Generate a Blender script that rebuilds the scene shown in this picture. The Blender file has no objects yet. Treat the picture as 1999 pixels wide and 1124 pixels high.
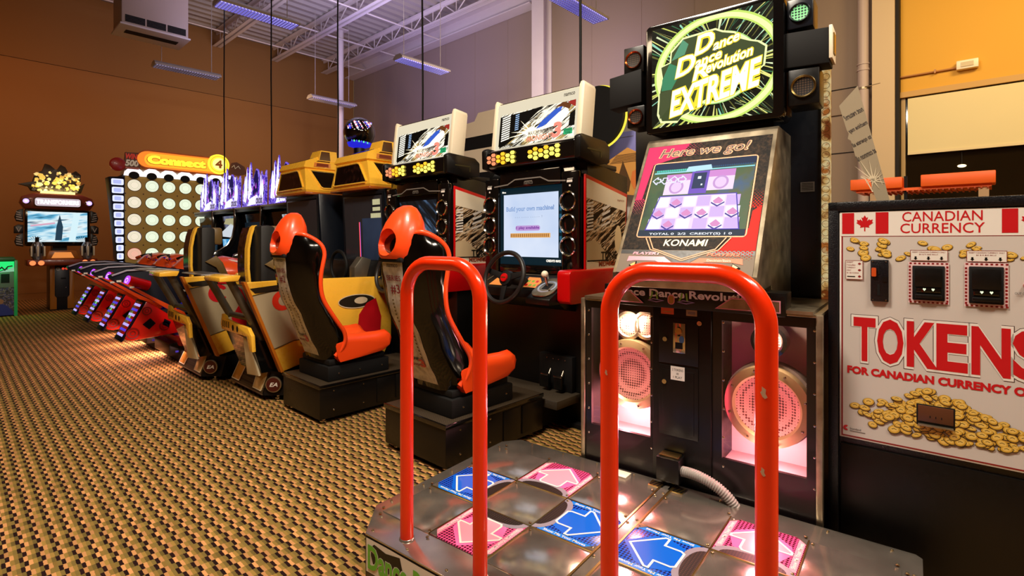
import bpy, bmesh, math, random
from mathutils import Vector as V, Matrix

# ------------------------------------------------------------------ camera, world, lights, exposure
sc = bpy.context.scene
COL = sc.collection
rad = math.radians
YAW = rad(42.7)
cam_d = bpy.data.cameras.new('camera')
cam_d.sensor_fit = 'HORIZONTAL'; cam_d.sensor_width = 36.0
cam_d.lens = 1015.0 / 1999.0 * 36.0
cam_d.shift_y = (470.0 - 562.0) / 1999.0
cam_d.clip_start = 0.05; cam_d.clip_end = 100
cam = bpy.data.objects.new('camera', cam_d); COL.objects.link(cam)
cam.location = (0, 0, 1.35); cam.rotation_euler = (math.pi / 2, 0, YAW - math.pi / 2)
sc.camera = cam

def srgb(h):
    h = h.lstrip('#'); o = []
    for i in (0, 2, 4):
        c = int(h[i:i + 2], 16) / 255.0
        o.append(c / 12.92 if c <= 0.04045 else ((c + 0.055) / 1.055) ** 2.4)
    return (o[0], o[1], o[2], 1.0)

w = bpy.data.worlds.new('world'); sc.world = w; w.use_nodes = True
w.node_tree.nodes['Background'].inputs[0].default_value = srgb('#ffcf9a')
w.node_tree.nodes['Background'].inputs[1].default_value = 0.10

def lamp(name, kind, loc, power, color, size=1.0, size_y=None, aim=None, spot=None):
    d = bpy.data.lights.new(name, kind); d.energy = power; d.color = srgb(color)[:3]
    if kind == 'AREA':
        d.size = size
        if size_y: d.shape = 'RECTANGLE'; d.size_y = size_y
    elif kind == 'SPOT':
        d.spot_size = rad(spot or 70); d.spot_blend = 0.8; d.shadow_soft_size = size
    else:
        d.shadow_soft_size = size
    o = bpy.data.objects.new(name, d); COL.objects.link(o); o.location = loc
    if aim is not None:
        o.rotation_euler = (V(aim) - V(loc)).to_track_quat('-Z', 'Y').to_euler()
    return o

# area lights added overhead for brightness, without fixtures and off the strip-light grid
lamp('overhead_light', 'AREA', (0.5, 1.8, 4.9), 250, '#fff0dc', 1.3, 0.6, (1.0, 2.0, 0))
lamp('overhead_light', 'AREA', (1.0, -1.8, 4.9), 120, '#ffeed8', 1.3, 0.6, (1.8, 0.4, 0))
lamp('overhead_light', 'AREA', (2.7, -2.2, 4.9), 120, '#fff0dc', 1.3, 0.6, (2.4, 0, 0))
lamp('overhead_light', 'AREA', (-1.2, 4.8, 4.9), 45, '#ffe0b8', 1.3, 0.6, (1.6, 4.6, 0.8))
lamp('overhead_light', 'AREA', (6.8, -1.4, 5.2), 115, '#ffd894', 1.3, 0.6, (8.6, -0.4, 2.4))
lamp('overhead_light', 'AREA', (5.6, 1.3, 5.3), 85, '#ffe0bc', 1.3, 0.6, (9.2, 1.4, 2.2))  # added to brighten the pier, pipe and orange canopy
lamp('wall_fill', 'AREA', (0.6, 12.6, 5.0), 55, '#ffa860', 1.2, 0.5, (0.4, 16.2, 2.4))  # unseen lights added to brighten the end wall, no fixtures there
lamp('wall_fill', 'AREA', (5.2, 12.4, 4.6), 60, '#ffd0a0', 1.2, 0.5, (5.6, 16.2, 3.2))
lamp('violet_uplight', 'AREA', (5.0, 9.5, 5.4), 110, '#dcd4ff', 2.5, 1.5, (5.3, 10.6, 7.2))
lamp('violet_uplight', 'AREA', (6.6, 10.6, 5.0), 55, '#b0a0ff', 3.0, 1.5, (9.4, 11.4, 6.6))
lamp('violet_uplight', 'AREA', (8.0, 5.2, 4.6), 22, '#a894ff', 1.0, 0.8, (9.3, 7.4, 5.4))
lamp('wall_fill', 'AREA', (6.4, 6.4, 4.6), 110, '#ffe8d8', 1.4, 1.0, (9.5, 8.0, 4.2))  # same kind of added fill, turned on the taupe wall

sc.view_settings.view_transform = 'Standard'
sc.view_settings.look = 'None'
sc.view_settings.exposure = 0.0
sc.view_settings.gamma = 1.0
sc.view_settings.use_curve_mapping = False
sc.cycles.max_bounces = 8
sc.cycles.transparent_max_bounces = 16
sc.cycles.sample_clamp_indirect = 4.0
sc.cycles.caustics_reflective = False
sc.cycles.caustics_refractive = False

# ------------------------------------------------------------------ materials
MATS = {}
def mat(name, col, rough=0.5, metal=0.0, es=0.0, ecol=None, coat=0.0, noise=0.0, nscale=40.0, bump=0.0, spec=0.5):
    if name in MATS: return MATS[name]
    m = bpy.data.materials.new(name); m.use_nodes = True; MATS[name] = m
    nt = m.node_tree; b = nt.nodes['Principled BSDF']; L = nt.links.new
    c = srgb(col) if isinstance(col, str) else col
    b.inputs['Base Color'].default_value = c
    b.inputs['Roughness'].default_value = rough; b.inputs['Metallic'].default_value = metal
    b.inputs['Specular IOR Level'].default_value = spec
    b.inputs['Coat Weight'].default_value = coat; b.inputs['Coat Roughness'].default_value = 0.05
    if es > 0:
        b.inputs['Emission Color'].default_value = srgb(ecol) if ecol else c
        b.inputs['Emission Strength'].default_value = es
    if noise > 0 or bump > 0:
        tc = nt.nodes.new('ShaderNodeTexCoord'); n = nt.nodes.new('ShaderNodeTexNoise')
        n.inputs['Scale'].default_value = nscale; n.inputs['Detail'].default_value = 4
        L(tc.outputs['Object'], n.inputs['Vector'])
        if noise > 0:
            mr = nt.nodes.new('ShaderNodeMapRange')
            mr.inputs['To Min'].default_value = max(0.02, rough - noise); mr.inputs['To Max'].default_value = min(1, rough + noise)
            L(n.outputs['Fac'], mr.inputs['Value']); L(mr.outputs['Result'], b.inputs['Roughness'])
            mx = nt.nodes.new('ShaderNodeMix'); mx.data_type = 'RGBA'
            mx.inputs['A'].default_value = tuple(x * (1 - noise * 0.6) for x in c[:3]) + (1,)
            mx.inputs['B'].default_value = tuple(min(1, x * (1 + noise * 0.6)) for x in c[:3]) + (1,)
            L(n.outputs['Fac'], mx.inputs['Factor']); L(mx.outputs['Result'], b.inputs['Base Color'])
        if bump > 0:
            bp = nt.nodes.new('ShaderNodeBump'); bp.inputs['Strength'].default_value = bump; bp.inputs['Distance'].default_value = 0.004
            L(n.outputs['Fac'], bp.inputs['Height']); L(bp.outputs['Normal'], b.inputs['Normal'])
    return m

def node_mat(name, build):
    if name in MATS: return MATS[name]
    m = bpy.data.materials.new(name); m.use_nodes = True; MATS[name] = m
    nt = m.node_tree; build(nt, nt.nodes['Principled BSDF']); return m

def N(nt, typ, **kw):
    n = nt.nodes.new(typ)
    for k, v in kw.items():
        if hasattr(n, k) and k not in n.inputs: setattr(n, k, v)
        else: n.inputs[k].default_value = v
    return n
def mth(nt, op, a, b=None):
    n = nt.nodes.new('ShaderNodeMath'); n.operation = op
    for i, x in enumerate((a, b)):
        if x is None: continue
        if isinstance(x, (int, float)): n.inputs[i].default_value = x
        else: nt.links.new(x, n.inputs[i])
    return n.outputs[0]
def ramp(nt, fac, stops, interp='LINEAR'):
    r = nt.nodes.new('ShaderNodeValToRGB'); r.color_ramp.interpolation = interp
    e = r.color_ramp.elements
    while len(e) > 1: e.remove(e[-1])
    e[0].position = stops[0][0]; e[0].color = srgb(stops[0][1])
    for p, c in stops[1:]:
        x = e.new(p); x.color = srgb(c)
    nt.links.new(fac, r.inputs[0]); return r.outputs[0]

def carpet(nt, b):
    L = nt.links.new
    tc = N(nt, 'ShaderNodeTexCoord'); sp = N(nt, 'ShaderNodeSeparateXYZ'); L(tc.outputs['Object'], sp.inputs[0])
    nz = N(nt, 'ShaderNodeTexNoise', Scale=90.0); L(tc.outputs['Object'], nz.inputs['Vector'])
    wob = mth(nt, 'MULTIPLY', mth(nt, 'SUBTRACT', nz.outputs['Fac'], 0.5), 0.006)
    cx = mth(nt, 'FLOOR', mth(nt, 'DIVIDE', mth(nt, 'ADD', sp.outputs[0], wob), 0.01345))
    cy = mth(nt, 'FLOOR', mth(nt, 'DIVIDE', mth(nt, 'ADD', sp.outputs[1], mth(nt, 'MULTIPLY', wob, 2.0)), 0.0475))
    par = mth(nt, 'MODULO', mth(nt, 'ADD', cy, 4000.0), 2.0)
    k = mth(nt, 'MODULO', mth(nt, 'ADD', mth(nt, 'ADD', cx, par), 4000.0), 4.0)
    base = ramp(nt, mth(nt, 'DIVIDE', mth(nt, 'ADD', k, 0.5), 4.0),
                [(0.0, '#210d0c'), (0.25, '#c48c58'), (0.5, '#8f7238'), (0.75, '#736030')], 'CONSTANT')
    cv = N(nt, 'ShaderNodeCombineXYZ'); L(cx, cv.inputs[0]); L(cy, cv.inputs[1])
    wn = N(nt, 'ShaderNodeTexWhiteNoise'); wn.noise_dimensions = '3D'; L(cv.outputs[0], wn.inputs[0])
    hs = N(nt, 'ShaderNodeHueSaturation'); L(base, hs.inputs['Color'])
    L(mth(nt, 'ADD', mth(nt, 'MULTIPLY', wn.outputs[0], 0.5), 0.75), hs.inputs['Value'])
    L(hs.outputs[0], b.inputs['Base Color'])
    b.inputs['Roughness'].default_value = 0.95; b.inputs['Specular IOR Level'].default_value = 0.15
    f = N(nt, 'ShaderNodeTexNoise', Scale=600.0); L(tc.outputs['Object'], f.inputs['Vector'])
    bp = N(nt, 'ShaderNodeBump', Strength=0.35, Distance=0.003); L(f.outputs['Fac'], bp.inputs['Height']); L(bp.outputs[0], b.inputs['Normal'])

def brushed(c1, c2, rough, scale, met=0.9):
    def f(nt, b):
        L = nt.links.new
        tc = N(nt, 'ShaderNodeTexCoord'); n = N(nt, 'ShaderNodeTexNoise', Scale=scale, Detail=6.0)
        L(tc.outputs['Object'], n.inputs['Vector'])
        L(ramp(nt, n.outputs['Fac'], [(0.3, c1), (0.7, c2)]), b.inputs['Base Color'])
        mr = N(nt, 'ShaderNodeMapRange'); mr.inputs['To Min'].default_value = rough - 0.1; mr.inputs['To Max'].default_value = rough + 0.12
        L(n.outputs['Fac'], mr.inputs['Value']); L(mr.outputs[0], b.inputs['Roughness'])
        b.inputs['Metallic'].default_value = met
    return f

def dots(c_bg, c_dot, pitch, thr, rough=0.3, es=0.0, metal=0.0):
    """a regular field of dots / perforations in the object's own three axes"""
    def f(nt, b):
        L = nt.links.new
        tc = N(nt, 'ShaderNodeTexCoord'); sp = N(nt, 'ShaderNodeSeparateXYZ'); L(tc.outputs['Object'], sp.inputs[0])
        s = [mth(nt, 'SINE', mth(nt, 'MULTIPLY', o, 2 * math.pi / pitch)) for o in sp.outputs]
        p = mth(nt, 'ADD', mth(nt, 'ADD', s[0], s[1]), s[2])
        t = mth(nt, 'GREATER_THAN', p, thr)
        mx = N(nt, 'ShaderNodeMix', data_type='RGBA'); mx.inputs['A'].default_value = srgb(c_bg); mx.inputs['B'].default_value = srgb(c_dot)
        L(t, mx.inputs['Factor']); L(mx.outputs['Result'], b.inputs['Base Color'])
        b.inputs['Roughness'].default_value = rough; b.inputs['Metallic'].default_value = metal
        if es > 0:
            L(mx.outputs['Result'], b.inputs['Emission Color']); b.inputs['Emission Strength'].default_value = es
    return f

def streaks(stops, es, ang=0.35, s1=3.0, s2=26.0, axes='YZ', seed=0.0, rough=0.3):
    """long diagonal light streaks of a speed picture, in the object's own axes"""
    def f(nt, b):
        L = nt.links.new
        tc = N(nt, 'ShaderNodeTexCoord'); sp = N(nt, 'ShaderNodeSeparateXYZ'); L(tc.outputs['Object'], sp.inputs[0])
        a, c = sp.outputs['XYZ'.index(axes[0])], sp.outputs['XYZ'.index(axes[1])]
        ca, sa = math.cos(ang), math.sin(ang)
        u = mth(nt, 'ADD', mth(nt, 'MULTIPLY', a, ca), mth(nt, 'MULTIPLY', c, sa))
        v = mth(nt, 'SUBTRACT', mth(nt, 'MULTIPLY', c, ca), mth(nt, 'MULTIPLY', a, sa))
        cv = N(nt, 'ShaderNodeCombineXYZ'); L(mth(nt, 'MULTIPLY', u, s1), cv.inputs[0]); L(mth(nt, 'MULTIPLY', v, s2), cv.inputs[1]); cv.inputs[2].default_value = seed
        n = N(nt, 'ShaderNodeTexNoise', Scale=1.0, Detail=3.0, Roughness=0.6); L(cv.outputs[0], n.inputs['Vector'])
        col = ramp(nt, n.outputs['Fac'], stops)
        L(col, b.inputs['Base Color']); b.inputs['Roughness'].default_value = rough
        if es > 0:
            L(col, b.inputs['Emission Color']); b.inputs['Emission Strength'].default_value = es
            b.inputs['Base Color'].default_value = (0.01, 0.01, 0.01, 1); b.inputs['Specular IOR Level'].default_value = 0.1
            for l in list(nt.links):
                if l.to_socket == b.inputs['Base Color']: nt.links.remove(l)
    return f

def blotches(stops, scale, es=0.0, rough=0.4, detail=3.0, seed=0.0, spec=0.5):
    def f(nt, b):
        b.inputs['Specular IOR Level'].default_value = spec
        L = nt.links.new
        tc = N(nt, 'ShaderNodeTexCoord'); mp = N(nt, 'ShaderNodeMapping'); mp.inputs['Location'].default_value = (seed, seed, seed)
        L(tc.outputs['Object'], mp.inputs[0])
        n = N(nt, 'ShaderNodeTexNoise', Scale=scale, Detail=detail); L(mp.outputs[0], n.inputs['Vector'])
        col = ramp(nt, n.outputs['Fac'], stops); b.inputs['Roughness'].default_value = rough
        if es > 0:
            L(col, b.inputs['Emission Color']); b.inputs['Emission Strength'].default_value = es
            b.inputs['Base Color'].default_value = (0.01, 0.01, 0.01, 1); b.inputs['Specular IOR Level'].default_value = 0.1
        else: L(col, b.inputs['Base Color'])
    return f

def glass(tint, refl=0.12):
    def f(nt, b):
        L = nt.links.new
        out = [n for n in nt.nodes if n.type == 'OUTPUT_MATERIAL'][0]
        tr = N(nt, 'ShaderNodeBsdfTransparent'); tr.inputs[0].default_value = srgb(tint)
        gl = N(nt, 'ShaderNodeBsdfGlossy'); gl.inputs['Roughness'].default_value = 0.03
        mx = N(nt, 'ShaderNodeMixShader'); mx.inputs[0].default_value = refl
        L(tr.outputs[0], mx.inputs[1]); L(gl.outputs[0], mx.inputs[2]); L(mx.outputs[0], out.inputs[0])
        nt.nodes.remove(b)
    return f

def glow(name, col, es):
    return mat(name, '#050505', 0.5, es=es, ecol=col, spec=0.08)

# ------------------------------------------------------------------ mesh kit
I4 = Matrix.Identity(4)
def frame(o, u, v):
    """plane frame: x = u (to the viewer's right), y = v (up), z = u x v (towards the viewer)"""
    u = V(u).normalized(); n = u.cross(V(v)).normalized(); v = n.cross(u)
    return Matrix(((u.x, v.x, n.x, o[0]), (u.y, v.y, n.y, o[1]), (u.z, v.z, n.z, o[2]), (0, 0, 0, 1)))

TEXTS = {}
def text_mesh(s, bold, shear):
    k = (s, bold, shear)
    if k in TEXTS: return TEXTS[k]
    cu = bpy.data.curves.new('t', 'FONT'); cu.body = s; cu.size = 1.0; cu.offset = bold; cu.shear = shear; cu.resolution_u = 3
    ob = bpy.data.objects.new('t', cu); COL.objects.link(ob)
    dg = bpy.context.evaluated_depsgraph_get()
    me = bpy.data.meshes.new_from_object(ob.evaluated_get(dg))
    vs = [(v.co.x, v.co.y) for v in me.vertices]; fs = [tuple(p.vertices) for p in me.polygons]
    bpy.data.objects.remove(ob); bpy.data.curves.remove(cu); bpy.data.meshes.remove(me)
    TEXTS[k] = (vs, fs); return TEXTS[k]

class MB:
    def __init__(s): s.v = []; s.f = []; s.m = []; s.mats = []; s.sm = []
    def mi(s, m):
        if m not in s.mats: s.mats.append(m)
        return s.mats.index(m)
    def add(s, vs, fs, m, M=None, smooth=True):
        b = len(s.v)
        s.v += [tuple(M @ V(p)) for p in vs] if M is not None else [tuple(p) for p in vs]
        i = s.mi(m)
        for f in fs: s.f.append(tuple(b + k for k in f)); s.m.append(i); s.sm.append(smooth)
        return s
    def box(s, p0, p1, m, bev=0.0, M=None):
        a = [min(p0[i], p1[i]) for i in range(3)]; c = [max(p0[i], p1[i]) for i in range(3)]
        bm = bmesh.new(); bmesh.ops.create_cube(bm, size=1.0)
        for v in bm.verts: v.co = V([a[i] + (v.co[i] + 0.5) * (c[i] - a[i]) for i in range(3)])
        bev = min(bev, 0.45 * min(c[i] - a[i] for i in range(3)))
        if bev > 0: bmesh.ops.bevel(bm, geom=bm.edges[:], offset=bev, segments=2, affect='EDGES', profile=0.5)
        bm.verts.index_update()
        s.add([v.co[:] for v in bm.verts], [[v.index for v in f.verts] for f in bm.faces], m, M); bm.free(); return s
    def prism(s, pts, h0, h1, m, M=None, bev=0.0):
        n = len(pts)
        vs = [(p[0], p[1], h0) for p in pts] + [(p[0], p[1], h1) for p in pts]
        fs = [tuple(range(n - 1, -1, -1)), tuple(range(n, 2 * n))] + [(i, (i + 1) % n, n + (i + 1) % n, n + i) for i in range(n)]
        if bev > 0:
            bm = bmesh.new(); bv = [bm.verts.new(v) for v in vs]
            for f in fs: bm.faces.new([bv[i] for i in f])
            bmesh.ops.recalc_face_normals(bm, faces=bm.faces[:])
            bmesh.ops.bevel(bm, geom=bm.edges[:], offset=bev, segments=2, affect='EDGES', profile=0.5, clamp_overlap=True)
            bm.verts.index_update(); vs = [v.co[:] for v in bm.verts]; fs = [[v.index for v in f.verts] for f in bm.faces]; bm.free()
        return s.add(vs, fs, m, M)
    def yprism(s, xz, y0, y1, m, bev=0.0):                    # side profile in x,z carried along y
        return s.prism(xz, -y1, -y0, m, Matrix(((1, 0, 0, 0), (0, 0, -1, 0), (0, 1, 0, 0), (0, 0, 0, 1))), bev)
    def poly(s, pts, m, M=None, h=0.0):
        return s.add([(p[0], p[1], h) for p in pts], [tuple(range(len(pts)))], m, M, False)
    def rect(s, x0, y0, x1, y1, m, M=None, h=0.0):
        return s.poly([(x0, y0), (x1, y0), (x1, y1), (x0, y1)], m, M, h)
    def ell(s, cx, cy, rx, ry, m, M=None, h=0.0, n=24):
        return s.poly([(cx + rx * math.cos(2 * math.pi * i / n), cy + ry * math.sin(2 * math.pi * i / n)) for i in range(n)], m, M, h)
    def annulus(s, cx, cy, r0, r1, m, M=None, h=0.0, n=32, ratio=1.0, a0=0.0, a1=360.0):
        full = a1 - a0 >= 360; k = n if full else n + 1
        vs = []
        for i in range(k):
            a = rad(a0 + (a1 - a0) * i / n)
            vs += [(cx + r0 * math.cos(a), cy + r0 * ratio * math.sin(a), h), (cx + r1 * math.cos(a), cy + r1 * ratio * math.sin(a), h)]
        fs = [(2 * i, 2 * i + 1, (2 * ((i + 1) % k)) + 1, 2 * ((i + 1) % k)) for i in range(n)]
        return s.add(vs, fs, m, M, False)
    def outline(s, pts, wd, m, M=None, h=0.0, closed=True):   # flat line of width wd along a polyline
        n = len(pts); P = [V((p[0], p[1])) for p in pts]; A = []
        for i in range(n):
            a = P[i - 1] if (closed or i > 0) else None; c = P[(i + 1) % n] if (closed or i < n - 1) else None
            d1 = (P[i] - a).normalized() if a is not None else (c - P[i]).normalized()
            d2 = (c - P[i]).normalized() if c is not None else d1
            t = (d1 + d2); t = t.normalized() if t.length > 1e-6 else d1
            nn = V((-t.y, t.x)); k = max(0.4, nn.dot(V((-d1.y, d1.x))))
            A += [P[i] + nn * wd / 2 / k, P[i] - nn * wd / 2 / k]
        fs = [(2 * i, 2 * i + 1, 2 * ((i + 1) % n) + 1, 2 * ((i + 1) % n)) for i in range(n if closed else n - 1)]
        return s.add([(p.x, p.y, h) for p in A], fs, m, M, False)
    def text(s, t, x0, y0, x1, y1, m, M=None, h=0.001, bold=0.0, shear=0.0, mirror=False):
        vs, fs = text_mesh(t, bold, shear)
        xs = [v[0] for v in vs]; ys = [v[1] for v in vs]
        ax, bx, ay, by = min(xs), max(xs), min(ys), max(ys)
        f = lambda v: (x0 + (v[0] - ax) / (bx - ax) * (x1 - x0) if not mirror else x1 - (v[0] - ax) / (bx - ax) * (x1 - x0), y0 + (v[1] - ay) / (by - ay) * (y1 - y0), h)
        return s.add([f(v) for v in vs], fs, m, M, False)
    def tube(s, path, r, m, n=12, closed=False, M=None):
        P = [V(p) for p in path]; k = len(P); R = r if isinstance(r, (list, tuple)) else [r] * k
        T = []
        for i in range(k):
            a = P[i - 1] if (i > 0 or closed) else P[i]; c = P[(i + 1) % k] if (i < k - 1 or closed) else P[i]
            T.append((c - a).normalized())
        ref = V((0, 0, 1)) if abs(T[0].z) < 0.9 else V((1, 0, 0))
        u = (ref - T[0] * ref.dot(T[0])).normalized(); vs = []
        for i in range(k):
            u = (u - T[i] * u.dot(T[i])).normalized(); w_ = T[i].cross(u)
            for j in range(n):
                a = 2 * math.pi * j / n; vs.append(P[i] + (u * math.cos(a) + w_ * math.sin(a)) * R[i])
        fs = []
        for i in range(k if closed else k - 1):
            q = (i + 1) % k
            for j in range(n): fs.append((i * n + j, i * n + (j + 1) % n, q * n + (j + 1) % n, q * n + j))
        if not closed: fs += [tuple(range(n - 1, -1, -1)), tuple((k - 1) * n + j for j in range(n))]
        return s.add([p[:] for p in vs], fs, m, M)
    def cyl(s, p0, p1, r, m, n=20, r1=None, M=None):
        return s.tube([p0, p1], [r, r if r1 is None else r1], m, n, M=M)
    def lathe(s, prof, m, M=None, n=32, rx=1.0, ry=1.0):       # profile (r, h) about the frame's z
        k = len(prof); vs = []
        for r, h in prof:
            for j in range(n):
                a = 2 * math.pi * j / n; vs.append((r * rx * math.cos(a), r * ry * math.sin(a), h))
        fs = [(i * n + j, i * n + (j + 1) % n, (i + 1) * n + (j + 1) % n, (i + 1) * n + j) for i in range(k - 1) for j in range(n)]
        return s.add(vs, fs, m, M)
    def ball(s, c, r, m, n=24, sz=(1, 1, 1)):
        k = n // 2; pr = [(max(1e-4, math.sin(math.pi * i / k)) * r, -math.cos(math.pi * i / k) * r) for i in range(k + 1)]
        M = Matrix.Translation(c) @ Matrix.Diagonal((sz[0], sz[1], sz[2], 1)); return s.lathe(pr, m, M, n)
    def loft(s, rings, m, closed=True, caps=True, M=None):
        n = len(rings[0]); vs = [p for r in rings for p in r]; fs = []
        for i in range(len(rings) - 1):
            for j in range(n if closed else n - 1):
                q = (j + 1) % n; fs.append((i * n + j, i * n + q, (i + 1) * n + q, (i + 1) * n + j))
        if caps and closed: fs += [tuple(range(n - 1, -1, -1)), tuple((len(rings) - 1) * n + j for j in range(n))]
        return s.add(vs, fs, m, M)
    def mesh(s, name, org=(0, 0, 0), sharp=38):
        me = bpy.data.meshes.new(name); o = V(org)
        me.from_pydata([tuple(V(p) - o) for p in s.v], [], s.f); 
        for m in s.mats: me.materials.append(m)
        me.polygons.foreach_set('material_index', s.m); me.polygons.foreach_set('use_smooth', s.sm)
        bm = bmesh.new(); bm.from_mesh(me)
        solid = [f for f in bm.faces if f.smooth]
        if solid: bmesh.ops.recalc_face_normals(bm, faces=solid)
        bm.to_mesh(me); bm.free()
        me.set_sharp_from_angle(angle=rad(sharp)); me.update(); return me

ORG = {}
def thing(name, label, cat, org=(0, 0, 0), rz=0.0, group=None, shift=(0, 0, 0)):
    o = bpy.data.objects.new(name, None); COL.objects.link(o); o.empty_display_size = 0.1
    R = Matrix.Rotation(rz, 4, 'Z')
    o.location = R @ V(org) + V(shift); o.rotation_euler = (0, 0, rz)
    o['label'] = label; o['category'] = cat
    if group: o['group'] = group
    ORG[o] = V(org); return o
def part(name, mb, parent, label=None, kind=None, sharp=38):
    ob = bpy.data.objects.new(name, mb.mesh(name, ORG[parent], sharp)); COL.objects.link(ob); ob.parent = parent
    ORG[ob] = ORG[parent]
    if label: ob['label'] = label
    if kind: ob['kind'] = kind
    return ob
def single(name, mb, label, cat, org=(0, 0, 0), rz=0.0, group=None, sharp=38):   # a thing that is one mesh
    o = bpy.data.objects.new(name, mb.mesh(name, org, sharp)); COL.objects.link(o)
    o.location = Matrix.Rotation(rz, 4, 'Z') @ V(org); o.rotation_euler = (0, 0, rz)
    o['label'] = label; o['category'] = cat
    if group: o['group'] = group
    ORG[o] = V(org); return o
def struct(name, mb, label, cat, sharp=38, org=(0, 0, 0)):
    o = single(name, mb, label, cat, org, sharp=sharp); o['kind'] = 'structure'; return o
def copy_tree(root, delta, label):
    kids = {}
    for o in bpy.data.objects:
        if o.parent: kids.setdefault(o.parent, []).append(o)
    def rec(o, par):
        c = o.copy(); COL.objects.link(c); c.parent = par; ORG[c] = ORG[o]
        for k in kids.get(o, []): rec(k, c)
        return c
    r = rec(root, None); r.location = root.location + V(delta); r['label'] = label; return r
def arc(cx, cy, r, a0, a1, n=8):
    return [(cx + r * math.cos(rad(a0 + (a1 - a0) * i / n)), cy + r * math.sin(rad(a0 + (a1 - a0) * i / n))) for i in range(n + 1)]
def rrect(x0, y0, x1, y1, r, n=5):
    return arc(x1 - r, y0 + r, r, -90, 0, n) + arc(x1 - r, y1 - r, r, 0, 90, n) + arc(x0 + r, y1 - r, r, 90, 180, n) + arc(x0 + r, y0 + r, r, 180, 270, n)

# ------------------------------------------------------------------ shared materials
BLK = mat('black_laminate', '#0b0908', 0.36, noise=0.08, nscale=60, spec=0.4)
BLKG = mat('black_gloss', '#0b0a0a', 0.12, coat=0.6)
BLKM = mat('black_matte', '#070606', 0.7, spec=0.3)
BLKB = mat('blue_black', '#10151e', 0.3, noise=0.06, nscale=50)
GRIT = mat('grip_tape', '#3a3022', 0.55, noise=0.3, nscale=260, bump=0.9)
STEEL = node_mat('stainless_sheet', brushed('#b0a69a', '#d4cabc', 0.17, 7.0, 0.86))
SILV = node_mat('silver_trim', brushed('#8c806c', '#b8aa90', 0.36, 14.0))
CHROME = mat('chrome', '#cfc8bd', 0.14, 1.0)
BRASS = mat('warm_steel', '#b59a5c', 0.3, 1.0)
GREY = mat('grey_plastic', '#77716a', 0.5, noise=0.08)
ORED = mat('orange_red_paint', '#fb3408', 0.22, coat=0.4, noise=0.06, nscale=30)
OSEAT = mat('orange_vinyl', '#ff4c16', 0.34, coat=0.15, noise=0.05, nscale=90)
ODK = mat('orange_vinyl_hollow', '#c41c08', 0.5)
RED = mat('red_plastic', '#c4060a', 0.3, coat=0.2)
WHT = mat('white_print', '#ece6dc', 0.5)
CREAM = mat('cream_plastic', '#f4e8cc', 0.4, noise=0.04)
YEL = mat('yellow_bodywork', '#ffc23c', 0.28, coat=0.35, noise=0.05, nscale=20)
WHITE_L = glow('white_light', '#fff6e6', 1.5)
# ------------------------------------------------------------------ the room
FY, RX, CZ = 16.2, 9.5, 7.3
m_floor = node_mat('patterned_carpet', carpet)
m_far = mat('orange_brown_paint', '#8f6430', 0.75, noise=0.05, nscale=1.2)
m_far2 = mat('orange_brown_paint_upper', '#86602f', 0.75, noise=0.05, nscale=1.2)
m_right = mat('taupe_paint', '#8d7c6c', 0.75, noise=0.03, nscale=1.5)
m_yel = mat('ochre_paint', '#dca838', 0.7, noise=0.03, nscale=1.5)
m_white = mat('white_steel_paint', '#d0c6c0', 0.5, noise=0.05, nscale=6)
m_deck = mat('roof_deck_paint', '#a39a90', 0.6, noise=0.06, nscale=4)
m_dark = mat('dark_gap', '#120c08', 0.8)

b = MB(); b.box((-6.5, -5, -0.1), (RX + 0.3, FY + 0.3, 0), m_floor); struct('floor', b, 'brown and tan checked carpet covering the whole arcade floor', 'floor')
b = MB(); b.box((-6.5, FY, 0), (RX, FY + 0.2, 5.48), m_far); b.box((-6.5, FY + 0.03, 5.5), (RX, FY + 0.2, CZ + 0.2), m_far2)
b.box((-6.5, FY + 0.06, 5.48), (RX, FY + 0.2, 5.5), m_dark); struct('wall_back', b, 'orange brown end wall with one horizontal joint', 'wall')
b = MB(); b.box((-6.5, FY - 0.02, 0), (RX, FY, 0.15), m_far); b.box((-6.5, FY - 0.024, 0.145), (RX, FY, 0.16), m_far2); struct('baseboard_back', b, 'low painted baseboard along the end wall', 'baseboard')
b = MB(); b.box((-6.7, -5, 0), (-6.5, FY, CZ + 0.2), m_far); struct('wall_left', b, 'orange brown wall on the open side', 'wall')
b = MB(); b.box((-6.5, -5.2, 0), (RX, -5, CZ + 0.2), m_far); struct('wall_front', b, 'orange brown wall behind the viewer', 'wall')
b = MB(); b.box((RX, 1.30, 0), (RX + 0.25, FY, CZ + 0.2), m_right)
for y in (2.3, 4.1, 5.2, 6.4, 8.9, 10.1, 11.3, 12.5, 13.7, 14.9): b.box((RX - 0.006, y, 0), (RX, y + 0.012, CZ), m_right)
for z in (2.72, 3.72): b.box((RX - 0.012, 1.3, z), (RX, 2.6, z + 0.012), m_dark)
struct('wall_right', b, 'taupe side wall behind the machines', 'wall')
b = MB(); b.box((RX - 0.25, 1.03, 0), (RX + 0.25, 1.30, CZ + 0.2), mat('cream_paint', '#cdb894', 0.7, noise=0.03, nscale=2)); b.box((RX - 0.2, 0.985, 0), (RX + 0.2, 1.03, CZ + 0.2), m_dark)
struct('trim_1', b, 'cream square wall pier between taupe wall and ochre wall', 'pier')
b = MB(); b.box((RX, -5, 3.52), (RX + 0.25, 0.985, CZ + 0.2), m_yel); b.box((RX - 0.05, -5, 3.44), (RX + 0.2, 0.985, 3.52), mat('header_trim', '#c9a05a', 0.6))
struct('wall_right.001', b, 'ochre wall above the wide window', 'wall')
b = MB(); b.box((RX, -5, 0), (RX + 0.25, 0.985, 0.9), m_yel); struct('wall_right.002', b, 'ochre wall below the wide window', 'wall')
b = MB(); b.box((RX + 0.05, -5, 0.9), (RX + 0.1, 0.985, 3.44), mat('night_window', '#1a140a', 0.06, spec=0.8))
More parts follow.
